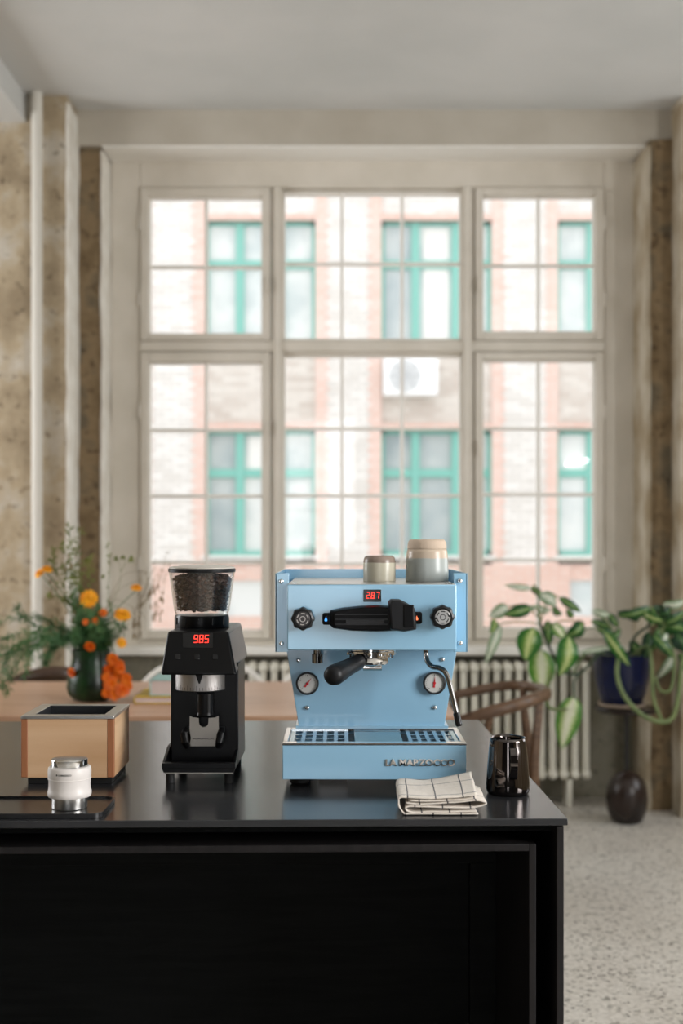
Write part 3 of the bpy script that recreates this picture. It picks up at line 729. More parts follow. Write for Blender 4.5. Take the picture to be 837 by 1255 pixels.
# gauges
def gauge(cx, cy, ang):
    c = pt(cx, cy, YL); r = .0232
    bm = B(); lathe(bm, [(r*.97, 0), (r, -.006), (r*.98, -.011), (r*.84, -.012), (r*.80, -.008)], c, 'Y', 40); g = obj('gauge', bm, M_bezel, mc)
    bm = B(); lathe(bm, [(r*.81, -.0078), (r*.81, -.0085)], c, 'Y', 36); obj('gauge_dial', bm, M_face, g)
    bm = B()
    for i in range(21):
        a = math.radians(225-i*13.5); l = .14 if i % 5 == 0 else .07
        p0 = Vector((math.cos(a), 0, math.sin(a)))*r*(.74-l)+Vector((c.x, c.y-.0087, c.z)); p1 = Vector((math.cos(a), 0, math.sin(a)))*r*.74+Vector((c.x, c.y-.0087, c.z))
        tube(bm, [p0, p1], .0003 if i % 5 else .00055, 4)
    obj('gauge_marks', bm, M_ink, g)
    a = math.radians(ang); u = Vector((math.cos(a), 0, math.sin(a))); v = Vector((-u.z, 0, u.x)); o_ = Vector((c.x, c.y-.0092, c.z))
    bm = B(); pts = [o_-u*r*.38-v*r*.09, o_-u*r*.38+v*r*.09, o_+u*r*.58]; vs = [bm.verts.new(p) for p in pts]+[bm.verts.new(p+Vector((0, -.0006, 0))) for p in pts]
    for f in ((0, 1, 2), (3, 5, 4), (0, 3, 4, 1), (1, 4, 5, 2), (2, 5, 3, 0)): bm.faces.new([vs[i] for i in f])
    lathe(bm, [(r*.12, -.0092), (r*.12, -.0105)], c, 'Y', 14)
    obj('needle', bm, M_needle, g)
gauge(376.8, 837, 52); gauge(532, 836.5, 84)
# drip tray and base
tx0, tx1 = X(346.3, YT), X(571.3, YT); tz0, tz1 = Z(955.5, YT), Z(913.5, YT)
dt = obj('drip_tray_front', bx(tx0, tx1, YT, YT+.012, tz0, tz1), M_blue, mc, bev=.0012)
bm = B(); box(bm, tx0+.001, tx0+.012, YT+.012, YL, tz0, tz1-.001); box(bm, tx1-.012, tx1-.001, YT+.012, YL, tz0, tz1-.001)
box(bm, tx0+.001, tx1-.001, YT+.012, YL, tz0, tz0+.006); obj('drip_tray_side', bm, M_blue, mc)
zr = Z(910.3, YT)
bm = B(); wv = .0095
box(bm, tx0-.0006, tx1+.0006, YT-.001, YT+.016, tz1, zr); box(bm, tx0-.0006, tx0+wv, YT+.016, YL+.004, tz1, zr); box(bm, tx1-wv, tx1+.0006, YT+.016, YL+.004, tz1, zr)
box(bm, tx0+wv, tx1-wv, YL-.012, YL+.004, tz1, zr)
obj('tray_rim', bm, M_chrome, mc, bev=.0012)
obj('tray_basin', bx(tx0+.01, tx1-.01, YT+.012, YL-.005, tz0+.01, tz0+.02), M_blackm, mc)
zg = zr-.0028
gy0, gy1 = YT+.018, YL-.016
def grille(x0, x1, n, rows):
    bm = B(); sw_ = .0075
    st = (x1-x0-sw_)/n
    for i in range(n+1): box(bm, x0+i*st, x0+i*st+sw_, gy0, gy1, zg-.002, zg)
    sy = (gy1-gy0-.007)/rows
    for j in range(rows+1): box(bm, x0, x1, gy0+j*sy, gy0+j*sy+.007*(1 if j in (0, rows) else .9), zg-.0022, zg-.0002)
    obj('tray_grille', bm, M_grille, mc, smooth=False)
grille(X(360.5, 2.36)-.006, X(427, 2.36), 5, 3); grille(X(499, 2.36), X(560, 2.36)-.002, 5, 3)
obj('tray_plate', bx(X(434, 2.36), X(492, 2.36), gy0, gy1-.01, zg-.003, zg), M_tglass, mc, bev=.001)
obj('tray_frame', bx(X(434, 2.36), X(492, 2.36), gy1-.01, gy1, zg-.003, zg+.001), M_grille, mc, bev=.001)
for a, b in ((427.5, 433.5), (492.5, 499)): obj('scale_block', bx(X(a, 2.36), X(b, 2.36), gy0+.002, gy1-.004, zg-.02, zg-.006), M_rub, mc)
obj('base_body', bx(tx0+.018, tx1-.018, YL-.004, YB-.01, tz0, Z(889, YL)), M_blue, mc)
bm = text_mesh('LA MARZOCCO', .0165, .0009, lambda u, v, w_: Vector((X(472.5, YT)+u+v*.0, YT-.0012-w_, Z(938.2, YT)+v)), bold=.0006, width=(X(557.5, YT)-X(472.5, YT)))
obj('lettering', bm, M_chrome, mc, smooth=False)
for x, y in ((X(367, 2.33), 2.335), (X(551, 2.33), 2.335), (X(367, 2.33), 2.64), (X(551, 2.33), 2.64)):
    bm = B(); lathe(bm, [(.016, TOP+.0005), (.019, TOP+.004), (.017, TOP+.012), (.020, tz0+.001)], (x, y, 0), 'Z', 24); obj('foot', bm, M_rub, mc)
obj('drain_box', bx(X(390, 2.36), X(426, 2.36), 2.36, 2.44, TOP+.008, tz0+.001), M_smoke, mc, bev=.001)

# ================================================================== CUPS
def cup(label, cx, Y, prof, m):
    c = thing('coffee_cup', label, 'cup', (cx, Y, prof[0][1]), 0, 'cups on top of the machine')
    bm = B(); lathe(bm, prof, (cx, Y, 0), 'Z', 40, False, True); obj('cup_body', bm, m, c, angle=60); return c
def glaze(name, top, bot, z, w_=.004, spec=.5, rough=.25):
    m = mat(name, top, rough)
    nt = m.node_tree; N = nt.nodes; L = nt.links; p = N['Principled BSDF']
    tc = N.new('ShaderNodeTexCoord'); s = N.new('ShaderNodeSeparateXYZ'); L.new(tc.outputs['Object'], s.inputs[0])
    n = N.new('ShaderNodeTexNoise'); n.inputs['Scale'].default_value = 25; L.new(tc.outputs['Object'], n.inputs['Vector'])
    ad = N.new('ShaderNodeMath'); ad.operation = 'MULTIPLY_ADD'; ad.inputs[1].default_value = w_; L.new(n.outputs['Fac'], ad.inputs[0]); L.new(s.outputs['Z'], ad.inputs[2])
    mr = N.new('ShaderNodeMapRange'); mr.inputs['From Min'].default_value = z-.0008+w_*.5; mr.inputs['From Max'].default_value = z+.0008+w_*.5
    L.new(ad.outputs[0], mr.inputs['Value'])
    L.new(ramp(N, L, mr.outputs[0], [(0, bot), (1, top)]), p.inputs['Base Color']); return m
zt_ = uz1+.0012; YC = 2.46
z1 = Z(681, YC); r = .0325
cup('small cream cup with brown glazed base, upside down on the machine', X(465, YC), YC,
    [(r*.93, zt_+.001), (r, zt_), (r, z1-.018), (r*.99, z1-.010), (r*.94, z1-.004), (r*.82, z1), (r*.76, z1-.001)],
    glaze('brown_cream_glaze', srgb(150, 134, 122), srgb(206, 200, 180), z1-.015-zt_))
z2 = Z(672.5, YC); R = .0435
cup('larger grey-blue glazed cup with sandy base, beneath the sandy cup', X(523.3, YC), YC,
    [(R*.94, zt_+.001), (R*.985, zt_), (R, zt_+.006), (R*.97, z2-.022), (R*.94, z2-.006), (R*.90, z2-.001), (R*.85, z2)],
    glaze('blue_sand_glaze', srgb(206, 188, 168), srgb(182, 188, 184), z2-.020-zt_))
z3 = Z(661, YC)
cup('sandy unglazed cup nested upside down on top of the grey-blue cup', X(523.3, YC), YC,
    [(R*.86, z2+.0005), (R*.905, z2), (R*.905, z2+.004), (R*.88, z3-.006), (R*.80, z3-.001), (R*.74, z3)], mat('sand_stoneware', srgb(208, 188, 168), .8, bump=.1, bscale=200))

# ================================================================== COFFEE GRINDER
M_head = mat('grinder_black', (.0035, .0035, .004, 1), .30, spec=.28)
gr = thing('coffee_grinder', 'black coffee grinder with clear bean hopper beside the blue machine', 'coffee grinder', (-.272, 2.44, TOP))
gx0, gx1 = X(209, 2.385), X(292, 2.385)
obj('body', bx(gx0, gx1, 2.385, 2.545, .925, 1.125), M_head, gr, bev=.003)
hd = [(X(196.3, 2.33), 2.33, Z(827.5, 2.33)), (X(289.8, 2.33), 2.33, Z(827.5, 2.33)), (X(289.8, 2.33)+.001, 2.60, 1.118), (X(196.3, 2.33), 2.60, 1.118),
      (X(205.5, 2.37), 2.37, Z(773.5, 2.37)), (X(280, 2.37), 2.37, Z(773.5, 2.37)), (X(280, 2.37)+.002, 2.64, 1.186), (X(205.5, 2.37), 2.64, 1.186)]
bm = B(); hexa(bm, hd); head = obj('head', bm, M_head, gr, bev=.0055, seg=4)
# everything on the slanted face: plane between bottom and top edges
def face_pt(px, py, off=0):
    zb_, zt2 = Z(827.5, 2.33), Z(773.5, 2.37)
    Y = 2.35
    for _ in range(6):
        z = Z(py, Y); Y = 2.33+.04*(z-zb_)/(zt2-zb_)
    n_ = Vector((0, -(zt2-zb_), .04)).normalized()
    p_ = pt(px, py, Y); return p_+n_*off
def fquad(bm, x0, x1, y0, y1, o0, o1):
    hexa(bm, [face_pt(x0, y1, o1), face_pt(x1, y1, o1), face_pt(x1, y1, o0), face_pt(x0, y1, o0), face_pt(x0, y0, o1), face_pt(x1, y0, o1), face_pt(x1, y0, o0), face_pt(x0, y0, o0)])
bm = B(); fquad(bm, 224, 261, 776, 794, -.001, .0006); dsp = obj('display', bm, M_blackg, gr)
bm = B(); digits(bm, '985', .3, 0, 0, 5.0, 9.6, .85, 1.6, .08)
for v in bm.verts:
    q = v.co.copy(); v.co = face_pt(237+q.x, 788-q.z, .0009+(-q.y)*.8)
obj('digits', bm, M_led, dsp, smooth=False)
for bxx in (218, 241.5, 263.5):
    bm = B(); fquad(bm, bxx-3.2, bxx+3.2, 802, 808.5, -.001, .0012); obj('button', bm, M_blackg, gr, bev=.0008)
# dial
M_dial = mat('dial_steel', srgb(176, 172, 170), .32, metal=.9, bump=.1, bscale=200, stretch=(20, 20, 1))
dc = (X(246.5, 2.405), 2.405, 0)
bm = B(); zd0, zd1 = Z(846.5, 2.375), Z(826, 2.375)
lathe(bm, [(.050, zd0), (.0525, zd0+.0015), (.0525, zd1)], dc, 'Z', 64); dl = obj('grind_dial', bm, M_dial, gr)
bm = B()
for i in range(26):
    a = -PI/2+(i-12.5)*.115
    h = .010 if i % 3 == 0 else .006
    u = Vector((math.cos(a), math.sin(a), 0)); v = Vector((-u.y, u.x, 0)); p0 = Vector((dc[0], dc[1], 0))+u*.0527
    q = [p0-v*.0004+Vector((0, 0, zd0+.002)), p0+v*.0004+Vector((0, 0, zd0+.002)), p0+v*.0004-u*.0005+Vector((0, 0, zd0+.002)), p0-v*.0004-u*.0005+Vector((0, 0, zd0+.002))]
    hexa(bm, q+[k+Vector((0, 0, h)) for k in q])
obj('dial_marks', bm, M_ink, dl, smooth=False)
bm = B(); yp = 2.345; prism(bm, [(X(239.5, yp), Z(827, yp)), (X(248.5, yp), Z(827, yp)), (X(245, yp), Z(838, yp)), (X(243.5, yp), Z(838, yp))], 'Y', yp, yp+.004); obj('pointer', bm, M_black, gr)
bm = B(); c = pt(250, 852, 2.384)
prism(bm, [(c.x-.0042, c.z-.0028), (c.x+.0042, c.z-.0028), (c.x+.0036, c.z+.0005), (c.x+.0012, c.z+.0032), (c.x-.0014, c.z+.0022), (c.x-.0036, c.z+.0004)], 'Y', 2.3835, 2.3852)
obj('emblem', bm, M_sill, gr, smooth=False)
# portafilter fork
M_fork = mat('satin_steel', srgb(168, 162, 154), .35, metal=.85)
yf = 2.352
fx = lambda p_: X(p_, yf); fz = lambda p_: Z(p_, yf)
pl = [(232.5, 877.5), (234.5, 879), (243, 880.2)]
notch = [(243.5, 880.2), (243.7, 886)]+[(249.6-5.8*math.cos(a), 886+5.2*math.sin(a)) for a in [PI*i/8 for i in range(1, 8)]]+[(255.4, 886), (255.6, 880.2)]
outl = [(232.5, 877.5), (236, 879.5)]+notch+[(264, 879.5), (267.8, 877.3), (268, 895), (266, 905), (267.3, 914.5), (231.5, 914.5), (234, 905), (232.3, 895)]
bm = B(); prism(bm, [(fx(x), fz(y)) for x, y in outl], 'Y', yf, yf+.004); fk = obj('fork_plate', bm, M_fork, gr, smooth=False)
obj('fork_lip', bx(fx(236), fx(263), yf-.0012, yf, fz(906), fz(905)), M_chrome, fk)
obj('fork_bracket', bx(fx(226), fx(274), yf+.004, 2.386, fz(900), fz(893)), M_blackm, gr, bev=.002)
for s, xx in ((-1, 227), (1, 271)):
    bm = B(); tube(bm, [(fx(xx), yf+.01, fz(896)), (fx(xx+s*0), yf-.012, fz(899)), (fx(xx-s*1), yf-.016, fz(907)), (fx(xx-s*3), yf-.006, fz(914))], [.006, .0075, .0075, .006], 12); obj('fork_arm', bm, M_black, gr)
bm = B(); cyl(bm, (fx(250), 2.372, 0), .0165, Z(876, 2.37), Z(850, 2.37), seg=30)
lathe(bm, [(.016, Z(878, 2.37)), (.018, Z(876, 2.37)), (.0165, Z(873, 2.37))], (fx(250), 2.372, 0), 'Z', 30); obj('chute', bm, M_head, gr)
# base
bx0, bx1 = X(198, 2.325), X(288.3, 2.325)
bm = B(); hexa(bm, [(bx0+.004, 2.325, Z(947.5, 2.325)), (bx1-.004, 2.325, Z(947.5, 2.325)), (bx1-.004, 2.56, .917), (bx0+.004, 2.56, .917), (bx0, 2.325, Z(942, 2.325)), (bx1, 2.325, Z(942, 2.325)), (bx1, 2.56, .922), (bx0, 2.56, .922)])
box(bm, bx0, bx1, 2.325, 2.34, Z(942, 2.325)-.0005, Z(935.5, 2.325)); bs = obj('base', bm, M_head, gr, bev=.0012)
obj('base_lip', bx(bx0+.005, bx1-.004, 2.3245, 2.327, Z(948.3, 2.325), Z(946.8, 2.325)), M_fork, gr)
for xx in (bx0, bx1-.006):
    bm = B(); prism(bm, [(2.33, Z(942, 2.325)), (2.56, .922), (2.56, .960), (2.40, .960), (2.335, Z(935.5, 2.325))], 'X', xx, xx+.006); obj('base_cheek', bm, M_head, gr, bev=.001)
obj('grounds_tray', bx(bx0+.008, bx1-.008, 2.342, 2.384, .921, .926), M_blackg, gr, bev=.001)
for x, y in ((bx0+.014, 2.343), (bx1-.014, 2.343), (bx0+.014, 2.53), (bx1-.014, 2.53)):
    bm = B(); cyl(bm, (x, y, 0), .0085, TOP+.0003, .918); obj('foot', bm, M_rub, gr)
# hopper
hc = (X(247.5, 2.49), 2.49, 0)
M_hop = glass_mat('hopper_clear', (.955, .955, .95, 1), 1.5, .03, 1.6)
M_lid = mat('lid_frost', srgb(206, 200, 190), .35)
zl0, zl1 = Z(748, 2.49), Z(700.5, 2.49)
bm = B(); lathe(bm, [(.0545, 1.181), (.0555, 1.184), (.0555, Z(757, 2.49)), (.0540, Z(753.5, 2.49))], hc, 'Z', 48); obj('hopper_collar', bm, M_head, gr)
bm = B()
for i in range(5):
    a = -PI/2+(i-2)*.5; box(bm, hc[0]+.056*math.cos(a)-.001, hc[0]+.056*math.cos(a)+.001, hc[1]+.056*math.sin(a)-.001, hc[1]+.056*math.sin(a)+.001, Z(764, 2.49), Z(756, 2.49))
obj('collar_rib', bm, M_blackg, gr)
def hop_shell(bm, off, z0, z1, r0, r1, ribs=.0007):
    n = 96; rings = []
    for k in range(5):
        t = k/4; z = z0+(z1-z0)*t; r = r0+(r1-r0)*t+off
        rings.append([bm.verts.new((hc[0]+(r+ribs*max(0, math.cos(24*2*PI*i/n)))*math.cos(2*PI*i/n), hc[1]+(r+ribs*max(0, math.cos(24*2*PI*i/n)))*math.sin(2*PI*i/n), z)) for i in range(n)])
    for A, Q in zip(rings, rings[1:]):
        for i in range(n): bm.faces.new((A[i], A[(i+1) % n], Q[(i+1) % n], Q[i]))
bm = B(); hop_shell(bm, 0, zl0, zl1, .0555, .0665); hop = obj('hopper', bm, M_hop, gr, angle=60)
bm = B(); hop_shell(bm, -.0025, zl0, zl1, .0555, .0665, 0); obj('hopper_inner', bm, M_hop, hop, angle=60)
bm = B(); lathe(bm, [(.0525, Z(754, 2.49)), (.0535, Z(750, 2.49)), (.0555, Z(748.5, 2.49)), (.056, Z(747, 2.49)), (.053, Z(746.3, 2.49))], hc, 'Z', 48); obj('hopper_neck', bm, M_hop, hop)
bm = B(); lathe(bm, [(.0655, Z(701.3, 2.49)), (.0682, Z(700.8, 2.49)), (.0686, Z(697.5, 2.49)), (.0670, Z(696.3, 2.49)), (.060, Z(696.2, 2.49))], hc, 'Z', 56); obj('lid_ring', bm, M_blackm, gr)
bm = B(); lathe(bm, [(.0668, Z(696.8, 2.49)), (.0668, Z(695.2, 2.49)), (.060, Z(694.2, 2.49)), (.035, Z(692.6, 2.49)), (.012, Z(692.3, 2.49))], hc, 'Z', 56); obj('lid', bm, M_lid, gr, angle=60)
# beans
M_bean = mat('roasted_bean', (.05, .022, .013, 1), .3, col2=(.13, .062, .036, 1), scale=60, lo=.3, hi=.7)
bm = B(); rng = random.Random(3)
def bean(p):
    q = Vector((rng.uniform(-1, 1), rng.uniform(-1, 1), rng.uniform(-1, 1))).normalized().to_track_quat('Z', 'Y')
    ball(bm, p, .0060, 1, (.78, .62, 1.05), q)
zb0, zb1 = zl0+.002, Z(707, 2.49)
for k in range(470):
    t = rng.random()**.9; z = zb0+(zb1-zb0)*t*.94; r = .0455+(.056-.0455)*t; a = rng.uniform(0, 2*PI); bean((hc[0]+r*math.cos(a), hc[1]+r*math.sin(a), z))
for k in range(220):
    r = .055*math.sqrt(rng.random()); a = rng.uniform(0, 2*PI); bean((hc[0]+r*math.cos(a), hc[1]+r*math.sin(a), zb1-.002+.006*(1-(r/.055)**2)+rng.uniform(-.002, .002)))
lathe(bm, [(.042, zb0), (.051, zb1-.004)], hc, 'Z', 24)
bn = obj('coffee_beans', bm, M_bean); tag(bn, 'dark roasted coffee beans filling the clear grinder hopper', 'coffee beans', None, 'stuff')

# ================================================================== KNOCK BOX
M_maple = wood('maple', srgb(236, 200, 162), srgb(212, 168, 126), .5, 'X', .35, ringscale=4)
M_mapley = wood('maple_side', srgb(232, 194, 154), srgb(208, 164, 122), .5, 'Y', .5, ringscale=4)
M_cherry = wood('cherry_corner', srgb(178, 118, 80), srgb(156, 98, 64), .5, 'Z', 1)
M_liner = mat('dark_liner', (.025, .027, .030, 1), .45)
kx0, kx1, ky0, ky1 = X(25.8, 2.32), X(139.3, 2.32), 2.32, 2.488
kz0, kz1 = Z(953, 2.32), Z(881.3, 2.32); krim = Z(877.3, 2.32)
kb = thing('knock_box', 'square maple knock box with steel rim on the black island', 'knock box', ((kx0+kx1)/2, (ky0+ky1)/2, TOP))
cw = .0125
for x in (kx0, kx1-cw):
    for y in (ky0, ky1-cw): obj('corner_post', bx(x, x+cw, y, y+cw, kz0, kz1), M_cherry, kb, bev=.0012)
for y in (ky0+.0004, ky1-.012): obj('side_board', bx(kx0+cw, kx1-cw, y, y+.0115, kz0, kz1), M_maple, kb)
for x in (kx0+.0004, kx1-.0119): obj('side_board', bx(x, x+.0115, ky0+cw, ky1-cw, kz0, kz1), M_mapley, kb)
bm = B(); rw = .022; y0, y1 = ky0-.0008, ky1+.0008; x0, x1 = kx0-.0008, kx1+.0008
for a in ((x0, x1, y0, y0+rw), (x0, x1, y1-rw, y1), (x0, x0+rw, y0+rw, y1-rw), (x1-rw, x1, y0+rw, y1-rw)): box(bm, a[0], a[1], a[2], a[3], kz1, krim)
obj('steel_rim', bm, M_steel, kb, bev=.0008)
bm = B(); x0, x1, y0, y1 = kx0+rw, kx1-rw, ky0+rw, ky1-rw
for a in ((x0-.003, x0, y0-.003, y1+.003), (x1, x1+.003, y0-.003, y1+.003), (x0, x1, y0-.003, y0), (x0, x1, y1, y1+.003)): box(bm, a[0], a[1], a[2], a[3], kz0, krim-.001)
box(bm, x0, x1, y0, y1, kz0, kz0+.004)
obj('liner', bm, M_liner, kb)
obj('plinth', bx(kx0+.010, kx1-.006, ky0+.012, ky1-.006, TOP+.0005, kz0), M_rub, kb)

# ================================================================== TAMPING TRAY, TAMPER
M_mat = mat('tray_black', (.016, .016, .017, 1), .3)
tr = thing('serving_tray', 'thin black tray with rounded corner under the white tamper', 'tray', (-.55, 2.1, TOP))
def rrect(x0, x1, y0, y1, r, n=8):
    P = []
    for cx, cy, a0 in ((x1-r, y0+r, -PI/2), (x1-r, y1-r, 0), (x0+r, y1-r, PI/2), (x0+r, y0+r, PI)):
        for i in range(n+1): a = a0+PI/2*i/n; P.append((cx+r*math.cos(a), cy+r*math.sin(a)))
    return P
tX0, tX1, tY0, tY1 = -.86, X(129.8, 2.08), 2.040, 2.182
bm = B(); prism(bm, rrect(tX0, tX1, tY0, tY1, .022), 'Z', TOP+.0005, TOP+.0045)
obj('tray_plate', bm, M_mat, tr)
bm = B(); P0 = rrect(tX0, tX1, tY0, tY1, .022); P1 = rrect(tX0+.004, tX1-.004, tY0+.004, tY1-.004, .018); n = len(P0)
for z0, z1 in ((TOP+.0045, TOP+.0085),):
    A = [bm.verts.new((x, y, z0)) for x, y in P0]; Bq = [bm.verts.new((x, y, z1)) for x, y in P0]; Cq = [bm.verts.new((x, y, z1)) for x, y in P1]; D = [bm.verts.new((x, y, z0)) for x, y in P1]
    for i in range(n):
        j = (i+1) % n
        bm.faces.new((A[i], A[j], Bq[j], Bq[i])); bm.faces.new((Bq[i], Bq[j], Cq[j], Cq[i])); bm.faces.new((Cq[i], Cq[j], D[j], D[i]))
obj('tray_edge', bm, M_mat, tr)
M_wht = mat('white_ceramic', srgb(232, 226, 222), .38)
TYc = 2.105; tcx = X(85.3, TYc); zb = TOP+.0048
tm = thing('tamper', 'white and steel coffee tamper standing on the black tray', 'tamper', (tcx, TYc, zb))
s_ = TYc/F
bm = B(); lathe(bm, [(.0290, zb), (.0300, zb+.001), (.0300, zb+.024)], (tcx, TYc, 0), 'Z', 48); obj('steel_base', bm, M_steel, tm)
za, zc = zb+.020, Z(942.5, 2.075)
R = .0372
bm = B(); lathe(bm, [(.030, za-.001), (R*.965, za), (R, za+.003), (R, za+.0085), (R*.97, za+.011), (R*.95, za+.018), (R*.955, za+.030), (R*.985, za+.0345), (R*.985, zc-.006), (R*.96, zc-.002), (R*.9, zc)], (tcx, TYc, 0), 'Z', 64)
tbdy = obj('white_body', bm, M_wht, tm, angle=25)
bm = B(); lathe(bm, [(R*.957, za+.0298), (R*.99, za+.0303), (R*.99, za+.0316), (R*.957, za+.032)], (tcx, TYc, 0), 'Z', 64, False, False); obj('body_ring', bm, M_wht, tm)
bm = B(); lathe(bm, [(.0300, zc-.002), (.0308, zc), (.0308, zc+.0115), (.0302, zc+.0125)], (tcx, TYc, 0), 'Z', 56); obj('steel_cap', bm, M_chrome, tm, angle=25)
def wrap(u, v, w_):
    a = -PI/2-.30+u/R; rr = R*.985+.0003+w_*.3; return Vector((tcx+rr*math.cos(a), TYc+rr*math.sin(a), zc-.0115+v))
bm = text_mesh('LA MARZOCCO', .0042, .0003, wrap, bold=.00008, width=.022)
cc = [wrap(-.0035+.0014*math.cos(t), .0016+.0016*math.sin(t), 0) for t in [2*PI*i/12 for i in range(12)]]
vs = [bm.verts.new(p) for p in cc]; bm.faces.new(vs)
obj('lettering', bm, M_ink, tm, smooth=False)

# ================================================================== MILK PITCHER
M_pit = mat('smoked_mirror_steel', (.13, .115, .11, 1), .06, metal=1)
M_pitin = mat('pitcher_inside', (.14, .12, .115, 1), .3, metal=1)
PY = 2.245; pcx = X(622.3, PY)
pj = thing('milk_pitcher', 'dark mirror-finish milk pitcher on the right of the island', 'milk pitcher', (pcx, PY, TOP))
zt_ = Z(905, 2.23); n = 56
bm = B(); rings = []
prof = [(.0355, TOP+.0005), (.0385, TOP+.003), (.0398, TOP+.009), (.0396, TOP+.02), (.0375, TOP+.05), (.0350, TOP+.08), (.0325, zt_-.006), (.0322, zt_)]
for r_, z_ in prof:
    ring = []
    for i in range(n):
        a = 2*PI*i/n; t = max(0, (z_-TOP-.06)/(zt_-TOP-.06)); k = max(0, math.cos(a-PI*.5))**10*.009*t*t
        ring.append(bm.verts.new((pcx+(r_+k)*math.cos(a), PY+(r_+k)*math.sin(a), z_)))
    rings.append(ring)
for A, Q in zip(rings, rings[1:]):
    for i in range(n): bm.faces.new((A[i], A[(i+1) % n], Q[(i+1) % n], Q[i]))
bm.faces.new(rings[0][::-1])
o = obj('pitcher_body', bm, M_pit, pj, angle=60)
sm = o.modifiers.new('wall', 'SOLIDIFY'); sm.thickness = .0012; sm.offset = -1
hx = X(628.5, 2.2)
hp = spline([(hx, PY-.0335, Z(917, 2.21)), (hx, PY-.050, Z(917, 2.2)), (hx, PY-.060, Z(922, 2.19)), (hx, PY-.064, Z(934, 2.19)), (hx, PY-.060, Z(948, 2.19)), (hx, PY-.050, Z(955, 2.19)), (hx, PY-.0375, Z(956, 2.2))], 5)
bm = B(); prev = None
for i, p in enumerate(hp):
    p = Vector(p); t = (Vector(hp[min(i+1, len(hp)-1)])-Vector(hp[max(i-1, 0)])).normalized(); nn = Vector((1, 0, 0)).cross(t).normalized()
    cur = [bm.verts.new(p+Vector((sx*.0068, 0, 0))+nn*sy*.0009) for sx, sy in ((-1, -1), (1, -1), (1, 1), (-1, 1))]
    if prev:
        for k in range(4): bm.faces.new((prev[k], prev[(k+1) % 4], cur[(k+1) % 4], cur[k]))
    else: bm.faces.new(cur)
    prev = cur
bm.faces.new(prev[::-1]); obj('handle', bm, M_pit, pj, bev=.0005)

# ================================================================== FOLDED TOWEL
def towel_mat():
    m = mat('checked_linen', srgb(214, 204, 190), .9, sheen=.2)
    nt = m.node_tree; N = nt.nodes; L = nt.links; p = N['Principled BSDF']
    uv = N.new('ShaderNodeUVMap'); s = N.new('ShaderNodeSeparateXYZ'); L.new(uv.outputs[0], s.inputs[0])
    outs = []
    for ch, per, off in (('X', .047, .018), ('Y', .075, .06)):
        a = N.new('ShaderNodeMath'); a.operation = 'ADD'; a.inputs[1].default_value = off; L.new(s.outputs[ch], a.inputs[0])
        md = N.new('ShaderNodeMath'); md.operation = 'PINGPONG'; md.inputs[1].default_value = per/2; L.new(a.outputs[0], md.inputs[0])
        lt = N.new('ShaderNodeMath'); lt.operation = 'LESS_THAN'; lt.inputs[1].default_value = .0011; L.new(md.outputs[0], lt.inputs[0]); outs.append(lt)
    mx = N.new('ShaderNodeMath'); mx.operation = 'MAXIMUM'; L.new(outs[0].outputs[0], mx.inputs[0]); L.new(outs[1].outputs[0], mx.inputs[1])
    L.new(ramp(N, L, mx.outputs[0], [(0, srgb(228, 219, 208)), (1, srgb(48, 46, 54))]), p.inputs['Base Color'])
    w_ = N.new('ShaderNodeTexWave'); w_.inputs['Scale'].default_value = 500; L.new(uv.outputs[0], w_.inputs['Vector'])
    n = N.new('ShaderNodeTexNoise'); n.inputs['Scale'].default_value = 90; L.new(uv.outputs[0], n.inputs['Vector'])
    b = N.new('ShaderNodeBump'); b.inputs['Strength'].default_value = .5; b.inputs['Distance'].default_value = .003; L.new(n.outputs['Fac'], b.inputs['Height']); L.new(b.outputs[0], p.inputs['Normal'])
    return m
M_towel = towel_mat()
TW = 2.062
def tp(px, py): return (X(px, TW), Z(py, TW))
def cloth_strip(bm, prof, y0, y1, uvo=0, skew=0, lift=None, ny=14, rnd=.0012):
    P = spline(prof, 5); L_ = [0]
    for a, b in zip(P, P[1:]): L_.append(L_[-1]+math.hypot(b[0]-a[0], b[1]-a[1]))
    uvl = bm.loops.layers.uv.verify(); G = []
    for j in range(ny+1):
        t = j/ny; y = y0+(y1-y0)*t; row = []
        for i, (x, z) in enumerate(P):
            nz = noise.noise(Vector((x*28, y*28, z*60+uvo)))*rnd
            zz = z+nz+(lift(x, t) if lift else 0); zz = max(zz, TOP+.0028)
            row.append(bm.verts.new((x+skew*t+noise.noise(Vector((y*20, z*90, uvo)))*.002, y+noise.noise(Vector((x*20, z*50, 3)))*.0018, zz)))
        G.append(row)
    for j in range(ny):
        for i in range(len(P)-1):
            f = bm.faces.new((G[j][i], G[j][i+1], G[j+1][i+1], G[j+1][i]))
            for l, (ii, jj) in zip(f.loops, ((i, j), (i+1, j), (i+1, j+1), (i, j+1))): l[uvl].uv = (L_[ii]+uvo, (y1-y0)*jj/ny+uvo*.4)
tw = thing('dish_towel', 'folded cream linen towel with dark check lines by the machine', 'towel', (X(540, TW), 2.12, TOP))
bm = B()
cloth_strip(bm, [tp(586, 1001.2), tp(560, 1001.0), tp(530, 1001), tp(505, 1001), tp(496, 998.5), tp(492, 993), tp(488.5, 986), tp(488, 981), tp(490.5, 978.2), tp(500, 977.5), tp(530, 978.3), tp(560, 977), tp(585, 974.5)],
    TW, TW+.135, 0, .004, lambda x, t: .004*t+max(0, x-.14)*.10*t)
cloth_strip(bm, [tp(586, 995.5), tp(560, 995.5), tp(530, 996), tp(505, 996), tp(498, 993), tp(499, 989.5), tp(510, 988.6), tp(540, 990), tp(572, 990.6), tp(588, 988.5), tp(596, 985.3), tp(591, 982.5), tp(580, 981.5), tp(550, 984.2), tp(515, 985.6), tp(497, 984.8)],
    TW+.002, TW+.130, .31, .003)
